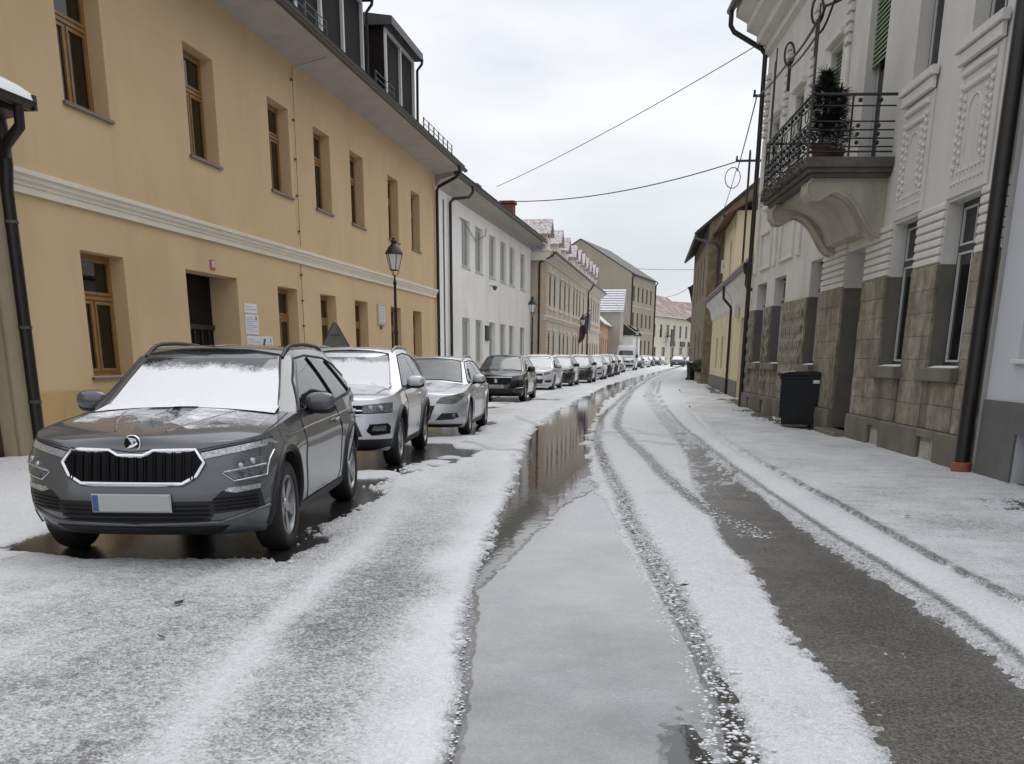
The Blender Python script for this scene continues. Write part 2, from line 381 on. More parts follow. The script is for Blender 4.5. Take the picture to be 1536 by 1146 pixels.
def snow_sheet():
    VV, FF, WW = [], [], []; off = 0
    def rows(y0, y1, k, cap):
        ys = [y0]
        while ys[-1] < y1: ys.append(ys[-1] + min(cap, max(.0115, k * ys[-1] ** 2)))
        return np.array(ys)
    for (y0, y1, k, cap, x0, x1, dxs) in ((2.6, 6, .0007, .03, -4.6, 4.3, .0125), (6, 12, .0006, .045, -9.1, 4.7, .02), (12, 30, .00045, .3, -9.1, 4.4, .04), (30, 230, .0004, 1.6, -9.1, 9.0, .11)):
        ys = rows(y0, y1, k, cap); xs = np.arange(x0, x1, dxs)
        X, Y = np.meshgrid(xs, ys); Z, sd, wet = snow_fields(X, Y)
        # keep clear of the right-hand walls
        nx, ny = len(xs), len(ys)
        idx = np.arange(nx * ny).reshape(ny, nx)
        f = np.stack([idx[:-1, :-1], idx[:-1, 1:], idx[1:, 1:], idx[1:, :-1]], -1).reshape(-1, 4)
        vis = (sd > 0).ravel(); keep = vis[f].any(1)
        wallx = np.where(Y < 31.5, 3.87 - (Y - 13.83) * math.tan(math.radians(5.09)), np.where(Y < 75, 2.54 - (Y - 34.5) * .0192, 2.0 + (Y - 75) * .045)).ravel()
        xx = X.ravel(); keep &= ~((xx[f].min(1) > wallx[f].min(1) + .02))
        VV.append(np.stack([X, Y, Z], -1).reshape(-1, 3)); WW.append(wet.ravel()); FF.append(f[keep] + off); off += nx * ny
    V = np.concatenate(VV); Fc = np.concatenate(FF); Wt = np.concatenate(WW)
    used = np.zeros(len(V), bool); used[Fc.ravel()] = True
    remap = np.cumsum(used) - 1; V = V[used]; Wt = Wt[used]; Fc = remap[Fc]
    me = bpy.data.meshes.new('snow')
    me.vertices.add(len(V)); me.vertices.foreach_set('co', V.astype(np.float32).ravel())
    me.loops.add(len(Fc) * 4); me.loops.foreach_set('vertex_index', Fc.astype(np.int32).ravel())
    me.polygons.add(len(Fc)); me.polygons.foreach_set('loop_start', np.arange(0, len(Fc) * 4, 4, dtype=np.int32))
    me.polygons.foreach_set('use_smooth', np.ones(len(Fc), bool))
    at = me.attributes.new('wet', 'FLOAT', 'POINT'); at.data.foreach_set('value', Wt.astype(np.float32))
    me.update(calc_edges=True); me.validate()
    return me

def snow_material():
    m = bpy.data.materials.new('street_snow'); m.use_nodes = True
    N, Lk = m.node_tree.nodes, m.node_tree.links; b = N['Principled BSDF']
    at = N.new('ShaderNodeAttribute'); at.attribute_name = 'wet'
    tcn = N.new('ShaderNodeTexCoord')
    g1 = N.new('ShaderNodeTexNoise'); g1.inputs['Scale'].default_value = 85; g1.inputs['Detail'].default_value = 3; g1.inputs['Roughness'].default_value = .7
    g2 = N.new('ShaderNodeTexNoise'); g2.inputs['Scale'].default_value = 16; g2.inputs['Detail'].default_value = 4
    for g in (g1, g2): Lk.new(tcn.outputs['Object'], g.inputs['Vector'])
    # slush amount = wet + grain
    def math_(op, a, bb):
        n = N.new('ShaderNodeMath'); n.operation = op
        for i, v in enumerate((a, bb)):
            if isinstance(v, (int, float)): n.inputs[i].default_value = v
            else: Lk.new(v, n.inputs[i])
        return n.outputs[0]
    gg = math_('ADD', math_('MULTIPLY', math_('SUBTRACT', g1.outputs['Fac'], .5), 2.6), math_('MULTIPLY', math_('SUBTRACT', g2.outputs['Fac'], .5), .8))
    amp = math_('ADD', math_('MULTIPLY', at.outputs['Fac'], .9), .10)
    s = math_('ADD', at.outputs['Fac'], math_('MULTIPLY', gg, amp))
    vo = N.new('ShaderNodeTexVoronoi'); vo.inputs['Scale'].default_value = 62
    Lk.new(tcn.outputs['Object'], vo.inputs['Vector'])
    sepc = N.new('ShaderNodeSeparateColor'); Lk.new(vo.outputs['Color'], sepc.inputs[0])
    s = math_('ADD', s, math_('MULTIPLY', math_('SUBTRACT', sepc.outputs[0], .5), math_('ADD', math_('MULTIPLY', at.outputs['Fac'], .65), .06)))
    rp = N.new('ShaderNodeValToRGB'); cr = rp.color_ramp
    cr.elements[0].position = 0; cr.elements[0].color = (.82, .83, .855, 1)
    cr.elements[1].position = 1; cr.elements[1].color = (.13, .13, .132, 1)
    e = cr.elements.new(.35); e.color = (.62, .63, .645, 1)
    e = cr.elements.new(.7); e.color = (.31, .31, .31, 1)
    Lk.new(s, rp.inputs['Fac']); Lk.new(rp.outputs[0], b.inputs['Base Color'])
    rr = N.new('ShaderNodeMapRange'); rr.inputs['To Min'].default_value = .7; rr.inputs['To Max'].default_value = .3
    Lk.new(at.outputs['Fac'], rr.inputs['Value']); Lk.new(rr.outputs[0], b.inputs['Roughness'])
    bp = N.new('ShaderNodeBump'); bp.inputs['Strength'].default_value = .7; bp.inputs['Distance'].default_value = .012
    Lk.new(math_('ADD', math_('ADD', g1.outputs['Fac'], g2.outputs['Fac']), math_('MULTIPLY', vo.outputs['Distance'], -1.2)), bp.inputs['Height']); Lk.new(bp.outputs[0], b.inputs['Normal'])
    return m
sn = link('snow', snow_sheet()); sn.data.materials.append(snow_material())
tag(sn, kind='stuff')

# crumbled lumps of hail along the tyre tracks and the snow's edges
def clumps():
    t = (1 + 5 ** .5) / 2
    B0 = np.array([(-1, t, 0), (1, t, 0), (-1, -t, 0), (1, -t, 0), (0, -1, t), (0, 1, t), (0, -1, -t), (0, 1, -t), (t, 0, -1), (t, 0, 1), (-t, 0, -1), (-t, 0, 1)]) / 1.9
    BF = [(0, 11, 5), (0, 5, 1), (0, 1, 7), (0, 7, 10), (0, 10, 11), (1, 5, 9), (5, 11, 4), (11, 10, 2), (10, 7, 6), (7, 1, 8), (3, 9, 4), (3, 4, 2), (3, 2, 6), (3, 6, 8), (3, 8, 9), (4, 9, 5), (2, 4, 11), (6, 2, 10), (8, 6, 7), (9, 8, 1)]
    rg = np.random.default_rng(4); V = []; Fs = []
    for c, w, n, smax in ((cT, .06, 2600, .009), (cT2, .07, 900, .009), (lambda y: cB(y) + .01, .02, 900, .006), (lambda y: cA(y) - .01, .018, 900, .006), (lambda y: cLr(y) + .05, .02, 400, .005), (lambda y: cK(y), .04, 700, .006)):
        for _ in range(n):
            y = (8.6 if c is cT2 else 2.7) + 17 * rg.random() ** 1.7; x = float(c(y)) + rg.normal(0, w); s = .002 + smax * rg.random() ** 2.0
            z0 = .006 + (PAVE_Z if x > float(cK(y)) else 0) + (.018 if float(cB(y)) + .06 < x < float(cLf(y)) - .06 else 0)
            v = B0 * (1 + .35 * (rg.random((12, 1)) - .5)) * s * np.array([1.5, 1.1, .55]) * (.7 + .6 * rg.random(3)) + np.array([x, y, z0 + s * .15])
            b = len(V) * 12; V.append(v); Fs += [(b + i, b + j, b + k) for i, j, k in BF]
    me = bpy.data.meshes.new('hail_clumps'); me.from_pydata(np.concatenate(V).tolist(), [], Fs); me.polygons.foreach_set('use_smooth', [True] * len(me.polygons)); me.update()
    return me
hc = link('hail_clumps', clumps()); hc.data.materials.append(M['snow_white']); tag(hc, kind='stuff')

# water lying in the middle of the road, and the film of grey slush in its near end
def strip(name, mt, cl, cr_, ys, z, nx=2):
    mb = MB(); n = len(ys)
    vs = [(cl(y) + (cr_(y) - cl(y)) * k / (nx - 1), y, z) for y in ys for k in range(nx)]
    fs = [(i * nx + k, i * nx + k + 1, (i + 1) * nx + k + 1, (i + 1) * nx + k) for i in range(n - 1) for k in range(nx - 1)]
    return mb.add(vs, fs).build(name, mt)
M['water'] = mat('puddle_water', (.060, .056, .05), .05, spec=.55)
M['wet_dark'] = mat('wet_dark_asphalt', (.03, .027, .024), .16, spec=.5, noise=(5, .4), bump=(40, .3, .006))
def ripple(m, sc, st, dist):
    N, Lk = m.node_tree.nodes, m.node_tree.links
    tcn = N.new('ShaderNodeTexCoord'); mpn = N.new('ShaderNodeMapping'); mpn.inputs['Scale'].default_value = (1, .5, 1)
    nz = N.new('ShaderNodeTexNoise'); nz.inputs['Scale'].default_value = sc; nz.inputs['Detail'].default_value = 3
    Lk.new(tcn.outputs['Object'], mpn.inputs[0]); Lk.new(mpn.outputs[0], nz.inputs['Vector'])
    bp = N.new('ShaderNodeBump'); bp.inputs['Strength'].default_value = st; bp.inputs['Distance'].default_value = dist
    Lk.new(nz.outputs['Fac'], bp.inputs['Height']); Lk.new(bp.outputs[0], N['Principled BSDF'].inputs['Normal'])
ripple(M['water'], 7, .25, .004)
ysw = list(np.concatenate([np.arange(2.6, 30, .4), np.arange(30, 120, 3)]))
strip('puddle', M['water'], lambda y: float(cA(y)) - .25, lambda y: float(cB(y)) + .25, ysw, .003)['kind'] = 'structure'
MB().add([(-5.7, 6.6, .003), (-2.3, 6.6, .003), (-2.5, 14, .003), (-3.2, 24, .003), (-6, 24, .003), (-6, 7, .003)], [(0, 1, 2, 3, 4, 5)]).build('puddle', M['wet_dark'])['kind'] = 'structure'
def slush_film():
    ys = [2.6]
    while ys[-1] < 13: ys.append(ys[-1] + max(.015, .0008 * ys[-1] ** 2))
    ys = np.array(ys); xs = np.arange(-1.6, .5, .014)
    X, Y = np.meshgrid(xs, ys)
    cD = curve([(-1.3, 2.6), (-1.35, 5.8), (-1.13, 6.3), (-1.1, 7), (-1.03, 8.9), (-.93, 10.5), (-.75, 11.6), (-.3, 12.4)])
    sd = X - cD(Y) + .05 * fbm(X, Y * .7, 2.2, 4, 5) + .06 * fbm(X, Y, 11, 4, 6) * np.clip(Y / 8, .5, 2)
    sd = np.minimum(sd, (cB(Y) + .08) - X)
    # the wet channel at the right, nearest the camera
    ch = np.hypot((X - .16 + (Y - 3.2) * .02) / .10, (Y - 3.2) / .75) - 1
    sd = np.minimum(sd, ch * .1 + .03 * fbm(X, Y, 14, 3, 8))
    sd = np.minimum(sd, X - cA(Y) - .012 + .03 * fbm(X, Y, 9, 3, 9))
    Z = .003 + np.clip(sd * .25, -.02, .006) + .0004 * fbm(X, Y, 6, 3, 2)
    nx, ny = len(xs), len(ys); idx = np.arange(nx * ny).reshape(ny, nx)
    f = np.stack([idx[:-1, :-1], idx[:-1, 1:], idx[1:, 1:], idx[1:, :-1]], -1).reshape(-1, 4)
    keep = (sd > 0).ravel()[f].any(1); f = f[keep]
    V = np.stack([X, Y, Z], -1).reshape(-1, 3)
    used = np.zeros(len(V), bool); used[f.ravel()] = True; rm = np.cumsum(used) - 1
    me = bpy.data.meshes.new('slush'); me.from_pydata(V[used].tolist(), [], rm[f].tolist())
    me.polygons.foreach_set('use_smooth', [True] * len(me.polygons)); me.update()
    return me
M['slush'] = mat('grey_slush_film', (.29, .292, .295), .16, spec=.5, noise=(60, .12), bump=(120, .04, .002))
speckle(M['slush'], 120, (.25, .252, .255), (.32, .322, .326), (.05, .13))
sl = link('slush', slush_film()); sl.data.materials.append(M['slush']); tag(sl, kind='stuff')

# right-hand pavement slab with its kerb
M['paving'] = mat('wet_paving', (.085, .072, .06), .45, noise=(3, .35), bump=(60, .4, .01))
pv = MB(); yk = list(np.arange(2.6, 110, 1.2))
wallf = lambda y: (4.6 if y < 13.9 else (3.95 - (y - 13.83) * .0891 if y < 31.5 else 3.2))
vs = []; 
for y in yk:
    k = float(cK(y)); vs += [(k, y, 0), (k + .02, y, PAVE_Z), (max(wallf(y), k + .6), y, PAVE_Z)]
fs = []
for i in range(len(yk) - 1):
    for k in range(2): fs.append((i * 3 + k, i * 3 + k + 1, (i + 1) * 3 + k + 1, (i + 1) * 3 + k))
pv.add(vs, fs).build('pavement', M['paving'])['kind'] = 'structure'
# bare strip of paving along the left-hand wall
MB().box(-9.2, -8.75, 6, 15.2, -.05, .012).build('pavement', M['paving'])['kind'] = 'structure'
# ------------------------------------------------------------ buildings: helpers
def frame_left(name, x, y, h):   # local +x runs away from the camera, +y into the house
    return empty(name, (x, y, 0), math.radians(90 - h))
def frame_right(name, x, y, h):  # local -x runs away from the camera, +y into the house
    return empty(name, (x, y, 0), math.radians(-90 - h))

def facade(mb, x0, x1, z0, z1, ops, depth, mi=0, y=0.0, rmi=None, skip=()):
    """front wall at y with openings (a,b,c,d) and their reveals"""
    xs = sorted({x0, x1, *[o[0] for o in ops], *[o[1] for o in ops]}); xs = [v for v in xs if x0 <= v <= x1]
    zs = sorted({z0, z1, *[o[2] for o in ops], *[o[3] for o in ops]}); zs = [v for v in zs if z0 <= v <= z1]
    for i in range(len(xs) - 1):
        for j in range(len(zs) - 1):
            cx, cz = (xs[i] + xs[i + 1]) / 2, (zs[j] + zs[j + 1]) / 2
            if any(o[0] < cx < o[1] and o[2] < cz < o[3] for o in ops): continue
            mb.add([(xs[i], y, zs[j]), (xs[i + 1], y, zs[j]), (xs[i + 1], y, zs[j + 1]), (xs[i], y, zs[j + 1])], [(0, 1, 2, 3)], mi)
    r = mi if rmi is None else rmi
    for a, b, c, d in ops:
        q = y + depth
        for p in (((a, y, c), (a, y, d), (a, q, d), (a, q, c)), ((b, y, c), (b, q, c), (b, q, d), (b, y, d)),
                  None if 'bottom' in skip else ((a, y, c), (a, q, c), (b, q, c), (b, y, c)), None if 'top' in skip else ((a, y, d), (b, y, d), (b, q, d), (a, q, d))):
            if p: mb.add(p, [(0, 1, 2, 3)], r)
    return mb

def shell(mb, x0, x1, z1, depth, y=0.0, mi=0, z0=-.1):
    """sides, back and top closing a facade into a hollow house"""
    D = y + depth
    mb.add([(x0, y, z0), (x0, D, z0), (x0, D, z1), (x0, y, z1)], [(0, 1, 2, 3)], mi)
    mb.add([(x1, y, z0), (x1, D, z0), (x1, D, z1), (x1, y, z1)], [(0, 1, 2, 3)], mi)
    mb.add([(x0, D, z0), (x1, D, z0), (x1, D, z1), (x0, D, z1)], [(0, 1, 2, 3)], mi)
    mb.add([(x0, y, z1), (x1, y, z1), (x1, D, z1), (x0, D, z1)], [(0, 1, 2, 3)], mi)
    return mb

WC = {}
def window(root, a, b, c, d, y, style, fm, pm=None, sill=None, sill_m=None, name='window', sm=None):
    """frame (the window's own mesh), a pane for every light, and a sill"""
    w, h = round(b - a, 3), round(d - c, 3); key = (style, w, h, fm.name, sm.name if sm else '')
    pm = pm or M['glass']
    if key not in WC:
        t, D = .075, .07; fb = MB(); panes = []
        def bars(x0, x1, z0, z1, t, y0=0, dd=D):
            fb.box(x0, x0 + t, y0, dd, z0, z1); fb.box(x1 - t, x1, y0, dd, z0, z1)
            fb.box(x0 + t, x1 - t, y0, dd, z0, z0 + t); fb.box(x0 + t, x1 - t, y0, dd, z1 - t, z1)
        sash = MB()
        def light(x0, x1, z0, z1, s=.045):
            if sm:
                s = .026
                for bx in ((x0, x0 + s, z0, z1), (x1 - s, x1, z0, z1), (x0 + s, x1 - s, z0, z0 + s), (x0 + s, x1 - s, z1 - s, z1)): sash.box(bx[0], bx[1], -.012, .05, bx[2], bx[3])
            else: bars(x0, x1, z0, z1, s, -.018, .05)
            panes.append((x0 + s, x1 - s, z0 + s, z1 - s))
        bars(0, w, 0, h, t)
        if style == 'wood':
            tz = h * .62
            fb.box(t, w - t, 0, D, tz, tz + .10); fb.box(t - .01, w - t + .01, -.03, .0, tz + .02, tz + .07)
            fb.box(w / 2 - .04, w / 2 + .04, 0, D, t, tz)
            light(t, w / 2 - .04, t, tz); light(w / 2 + .04, w - t, t, tz); light(t, w - t, tz + .10, h - t)
        elif style == 'two':
            fb.box(w / 2 - .04, w / 2 + .04, 0, D, t, h - t)
            light(t, w / 2 - .04, t, h - t); light(w / 2 + .04, w - t, t, h - t)
        elif style == 'tall':       # transom light over two leaves, dark frame
            tz = h * .70
            fb.box(t, w - t, 0, D, tz, tz + .09); fb.box(w / 2 - .035, w / 2 + .035, 0, D, t, tz); fb.box(w / 2 - .035, w / 2 + .035, 0, D, tz + .09, h - t)
            light(t, w / 2 - .035, t, tz); light(w / 2 + .035, w - t, t, tz)
            light(t, w / 2 - .035, tz + .09, h - t); light(w / 2 + .035, w - t, tz + .09, h - t)
        elif style == 'one':
            light(t, w - t, t, h - t, .03)
        fme = fb.mesh('window_frame', fm)
        pms = []
        for p in panes:
            pms.append((MB().box(0, p[1] - p[0], 0, .008, 0, p[3] - p[2]).mesh('pane', pm), (p[0], .015, p[2])))
        if sm: pms.append((sash.mesh('sash', sm), (0, 0, 0)))
        WC[key] = (fme, pms)
    fme, pms = WC[key]
    o = link(name, fme, root, (a, y, c))
    for me, l in pms: link('sash' if sm and me.name.startswith('sash') else 'pane', me, o, l)
    if sill:
        k2 = ('sill', w, sill, round(y, 3), sill_m.name)
        if k2 not in WC:
            WC[k2] = MB().cbox(-.06, w + .06, -y - sill, -.002, -.055, -.004, .008).mesh('sill', sill_m)
        link('sill', WC[k2], o)
    return o

def gutter(root, x0, x1, y, z, r=.085, m=None, name='gutter'):
    mb = MB(); n = 8
    pr = [(y + r * math.cos(math.pi + math.pi * k / n), z + r * math.sin(math.pi + math.pi * k / n)) for k in range(n + 1)]
    pr += [(y + (r - .012) * math.cos(2 * math.pi - math.pi * k / n), z + (r - .012) * math.sin(2 * math.pi - math.pi * k / n)) for k in range(n + 1)]
    mb.prism(pr, x0, x1, 'x')
    return mb.build(name, m or M['pipe'], root, smooth=50)

def roof_slab(mb, x0, x1, y0, z0, y1, z1, t=.12, mi=0):
    L = math.hypot(y1 - y0, z1 - z0); ny, nz = -(z1 - z0) / L * t, (y1 - y0) / L * t
    return mb.prism([(y0, z0), (y1, z1), (y1 + ny, z1 + nz), (y0 + ny, z0 + nz)], x0, x1, 'x', mi)

M['ochre'] = mat('ochre_plaster', (.63, .465, .27), .85, noise=(.55, .06), bump=(70, .35, .006), dirt=((.54, .385, .21), .5, .5, .8))
M['ochre_plinth'] = mat('ochre_plinth_paint', (.53, .355, .15), .8, noise=(1.2, .08), bump=(60, .3, .006), dirt=((.40, .28, .14), .9, .48, .75))
M['cream'] = mat('cream_moulding', (.74, .68, .57), .75, noise=(2, .06), bump=(60, .15, .004))
M['soffit'] = mat('grey_soffit', (.40, .38, .35), .85, noise=(1.5, .12), bump=(40, .3, .006))
M['wood'] = mat('varnished_wood', (.27, .145, .045), .4, noise=(9, .2))
M['sill_metal'] = mat('bronze_sill', (.16, .13, .11), .4, noise=(4, .15))
M['roof_dark'] = mat('dark_roof_metal', (.028, .026, .027), .45, noise=(2, .3))
M['cheek'] = mat('dark_brown_cladding', (.014, .010, .011), .7, spec=.12, noise=(3, .3))
M['white_frame'] = mat('white_window_frame', (.62, .62, .61), .45)
M['white_plaster'] = mat('white_plaster', (.86, .845, .82), .85, noise=(.5, .05), bump=(50, .3, .006), dirt=((.62, .60, .575), .6, .5, .85))
M['pane_grey'] = mat('curtained_pane', (.27, .265, .26), .25, noise=(1, .2))
M['pane_dark'] = mat('dark_pane', (.02, .022, .024), .05, spec=.6)
M['rust'] = mat('rusty_metal', (.13, .07, .04), .6, noise=(12, .4))

# ------------------------------------------------------------ the ochre house on the left
Y0 = 14.2
yh = frame_left('ochre_house', -9.13, Y0, 0)
tag(yh, 'long two-storey ochre plastered house with cream string course and dark dormers', 'house')
UP = [16.17, 20.5, 24.75, 27.9, 31.07, 35.23, 38.4]
LO = [16.12, 24.72, 27.87, 31.05, 35.2, 38.35]
ops = [(u - Y0, u - Y0 + 1.34, 5.02, 6.92) for u in UP] + [(u - Y0, u - Y0 + 1.36, 1.05, 2.95) for u in LO] + [(19.84 - Y0, 22.32 - Y0, -.02, 2.95)]
mb = MB(); facade(mb, 0, 28.3, -.1, 8.0, ops, .45); shell(mb, 0, 28.3, 8.0, 11, z0=-.1)
mb.build('wall', M['ochre'], yh)
pl = MB()
for a, b in ((0.0, 19.84 - Y0 - .003), (22.32 - Y0 + .003, 28.3)): pl.cbox(a, b, -.022, -.002, -.1, .86, .006)
pl.build('plinth', M['ochre_plinth'], yh)
for i, u in enumerate(UP): window(yh, u - Y0, u - Y0 + 1.34, 5.02, 6.92, .26, 'wood', M['wood'], sill=.055, sill_m=M['sill_metal'])
for i, u in enumerate(LO): window(yh, u - Y0, u - Y0 + 1.36, 1.05, 2.95, .26, 'wood', M['wood'], sill=.055, sill_m=M['sill_metal'])
MB().prism([(0, 3.56), (-.05, 3.56), (-.05, 3.66), (-.065, 3.66), (-.065, 3.70), (-.10, 3.73), (-.10, 3.78), (-.135, 3.80), (-.135, 3.86), (0, 3.90)], .15, 28.28, 'x').build('string_course', M['cream'], yh)
sf = MB().prism([(.0, 8.0), (-.18, 8.03), (-1.02, 8.14), (-1.02, 8.24), (0, 8.24)], -.05, 28.6, 'x').build('soffit', M['soffit'], yh)
gutter(yh, -.05, 28.75, -1.10, 8.22, .09)
rf = MB(); roof_slab(rf, -.05, 28.7, -1.04, 8.245, 5.6, 12.4); roof_slab(rf, -.05, 28.7, 12.2, 8.245, 5.6, 12.4, -.12); rf.build('roof', M['roof_dark'], yh)
# snow guard rails along the eave
for k, (a, b) in enumerate(((9.6, 12.6), (16.95, 19.0), (22.9, 27.6))):
    g = MB()
    for zz in (8.72, 8.88): g.tube([(a, -.8, zz), (b, -.8, zz)], .012, 6)
    n = int((b - a) / .7)
    for i in range(n + 1): g.box(a + i * (b - a) / n - .01, a + i * (b - a) / n + .01, -.82, -.78, 8.38, 8.9)
    g.build('snow_guard', M['zinc'], yh)
# dormers
def dormer(x0, x1, panes):
    d = MB(); y = -.50; z0, z1 = 8.62, 10.55
    d.add([(x0, y, z0), (x0, 3.4, z0 + 1.6), (x0, 3.4, z1), (x0, y, z1)], [(0, 1, 2, 3)]); d.add([(x1, y, z0), (x1, 3.4, z0 + 1.6), (x1, 3.4, z1), (x1, y, z1)], [(0, 1, 2, 3)])
    d.box(x0 + .002, x1 - .002, y + .32, y + .36, z0, z1)
    o = d.build('dormer', M['cheek'], yh)
    top = MB().prism([(-.30 + y, 10.52), (-.30 + y, 10.74), (3.4, 11.3), (3.4, 10.55)], x0 - .18, x1 + .22, 'x'); top.build('dormer_roof', M['roof_dark'], o)
    fr = MB(); t = .11; w = (x1 - x0 - t) / panes
    fr.box(x0 + .004, x1 - .004, y - .05, y + .06, z0, z0 + .12); fr.box(x0 + .004, x1 - .004, y - .05, y + .06, z1 - .14, z1 - .04)
    for i in range(panes + 1): fr.box(x0 + i * w + .002, x0 + i * w + t - .002, y - .06, y + .07, z0 + .12, z1 - .14)
    fr.build('window_frame', M['white_frame'], o)
    for i in range(panes): MB().box(x0 + i * w + t, x0 + (i + 1) * w, y + .02, y + .03, z0 + .12, z1 - .14).build('pane', M['cheek'], o)
    MB().tube([(x1 + .10, y - .30, 10.56), (x1 + .10, y - .28, 10.42), (x1 + .12, y - .12, 10.25), (x1 + .12, y - .10, 8.5)], .045, 8).build('downpipe', M['pipe'], o, smooth=60)
dormer(11.2, 16.75, 3); dormer(19.12, 22.75, 2)
# downpipe at the far end, fed from the gutter; conductor wire with clips
def pipe(root, pts, r=.055, name='downpipe', m=None, clips=(), mi=None):
    o = MB().tube(pts, r, 10).build(name, m or M['pipe'], root, smooth=60)
    if clips:
        for (x, y, z) in clips: MB().lathe([(r + .002, -.02), (r + .012, -.02), (r + .012, .02), (r + .002, .02)], 12, (x, y, z)).build('pipe_clip', M['zinc'], o)
    return o
pipe(yh, [(27.55, -1.10, 8.16), (27.55, -1.10, 7.95), (27.6, -.95, 7.80), (28.0, -.2, 7.55), (28.05, -.11, 7.42), (28.05, -.11, 0)], .062, clips=[(28.05, -.11, 2), (28.05, -.11, 5.5)])
cw = pipe(yh, [(12.35, -.85, 8.08), (12.2, -.05, 7.86), (12.2, -.035, 3.95)], .006, 'conductor_wire', M['rust']); pipe(yh, [(12.15, -.035, 3.54), (12.15, -.035, .3)], .006, 'conductor_wire', M['rust'])
for z in (7.6, 6.75, 5.9, 5.1, 4.3, 3.3, 2.7, 2.1, 1.5): MB().box(12.15, 12.25, -.045, -.003, z - .018, z + .018).build('wire_clip', M['rust'], yh)
# passage: dark opening with reveal, a door leaf far back with a lattice
mb = MB(); a, b = 19.84 - Y0, 22.32 - Y0
mb.box(a, b, .62, .66, 0, 2.96)
dr = mb.build('door', M['cheek'], yh)
lb = MB()
for k in range(7): lb.box(a + .05 + k * .35, a + .10 + k * .35, -.0 + .585, .618, .1, 1.9)
lb.box(a, b, .57, .618, 1.9, 2.0); lb.build('door_lattice', M['black_metal'], dr)
MB().box(a - .02, a, .452, .7, 0, 2.95).build('passage_lining', M['ochre'], yh); MB().box(b, b + .02, .452, .7, 0, 2.95).build('passage_lining', M['ochre'], yh)
# curtains, blinds and a lamp behind the first upper windows
cm = mat('white_curtain', (.75, .75, .73), .9); om = mat('olive_blind', (.16, .15, .05), .9)
MB().box(2.02, 2.72, .42, .44, 6.25, 6.9).build('curtain', cm, yh); MB().box(2.72, 3.28, .43, .45, 5.9, 6.9).build('blind', om, yh)
MB().lathe([(.09, 0), (.16, -.14), (.15, -.14), (.08, 0)], 12, (2.86, 1.0, 5.72)).build('lamp_shade', mat('lit_lamp', (.8, .6, .3), .6, emit=((1, .72, .32), 3.0)), yh)
MB().prism([(2.55, 2.9), (3.25, 2.9), (3.25, 2.35), (3.1, 2.5), (2.9, 2.75)], .44, .45).build('curtain', cm, yh)

rc = random.Random(11)
for i, u in enumerate(UP[1:] + LO):
    up_ = i < len(UP) - 1; a = u - Y0; z0, z1 = (5.1, 6.85) if up_ else (1.13, 2.88)
    if rc.random() < .8:
        e = rc.uniform(.25, .6); s_ = MB(); n_ = 9
        x0_ = a + .12 if rc.random() < .45 else a + 1.22 - e
        for k in range(n_): s_.add([(x0_ + e * k / n_, .43 + .02 * (k % 2), z0), (x0_ + e * (k + 1) / n_, .43 + .02 * ((k + 1) % 2), z0), (x0_ + e * (k + 1) / n_, .43 + .02 * ((k + 1) % 2), z1), (x0_ + e * k / n_, .43 + .02 * (k % 2), z1)], [(0, 1, 2, 3)])
        s_.build('curtain', cm, yh)
def wallthing(name, label, cat, x, y, z, group=None):
    """an Empty on the ochre house's front wall, axes as the house's"""
    o = empty(name, (-9.13 - y, Y0 + x, z), math.radians(90)); tag(o, label, cat, group); return o
def text(body, size, m, parent, loc, align='CENTER', name='lettering', depth=.001, rot=(math.pi / 2, 0, 0)):
    cu = bpy.data.curves.new(name, 'FONT'); cu.body = body; cu.size = size; cu.align_x = align; cu.extrude = depth; cu.resolution_u = 2
    o = bpy.data.objects.new(name, cu); me = bpy.data.meshes.new_from_object(o); bpy.data.objects.remove(o); bpy.data.curves.remove(cu)
    me.materials.append(m)
    return link(name, me, parent, loc, rot)
M['red_paint'] = mat('red_enamel', (.48, .05, .09), .35); M['white_enamel'] = mat('white_enamel', (.72, .72, .70), .4); M['ink'] = mat('print_ink', (.05, .05, .07), .6)
n = wallthing('house_number', 'small red and white house number plate above the dark passage', 'number plate', 20.97 - Y0, -.004, 3.02)
MB().cbox(0, .24, -.012, 0, 0, .19, .004).build('plate', M['red_paint'], n); MB().box(.09, .21, -.015, -.0125, .06, .165).build('plate_field', M['white_enamel'], n)
text('10', .08, M['red_paint'], n, (.15, -.0165, .085))
pa = mat('white_notice_paper', (.74, .76, .80), .5); 
def notice(label, x, z, w, h, lines, hd=False):
    n = wallthing('notice', label, 'notice', x, -.004, z, 'white notices beside the passage')
    MB().cbox(0, w, -.014, 0, 0, h, .003).build('panel', pa, n)
    t = MB()
    for k in range(lines):
        zz = h - .07 - k * (h - .1) / lines; t.box(.05, w * (.9 if k % 3 else .55), -.0155, -.0145, zz - .006, zz + .006)
    t.build('print', mat('notice_print', (.35, .36, .42), .6), n)
    if hd: MB().box(w * .78, w * .86, -.0157, -.0147, h * .72, h * .92).build('logo', M['ink'], n)
notice('small topmost white notice beside the passage', 22.58 - Y0, 2.27, .72, .20, 2, False)
notice('tall white notice just below the small topmost one', 22.60 - Y0, 1.83, .74, .42, 8, True)
notice('lower white notice next to the passage jamb', 22.62 - Y0, 1.36, .76, .44, 9, False)
notice('lower white notice farther from the passage jamb', 23.42 - Y0, 1.36, .74, .44, 7, True)
n = wallthing('wall_plaque', 'framed white inscribed plaque between two lower windows of the ochre house', 'plaque', 33.45 - Y0, -.004, 2.33)
MB().cbox(0, .85, -.05, 0, 0, .62, .012).build('frame', mat('gilt_frame', (.50, .45, .30), .5), n); MB().box(.07, .78, -.056, -.051, .07, .55).build('field', M['white_enamel'], n)
t = MB()
for k in range(9): t.box(.12, .72 - .1 * (k % 2), -.058, -.0565, .50 - k * .05, .515 - k * .05)
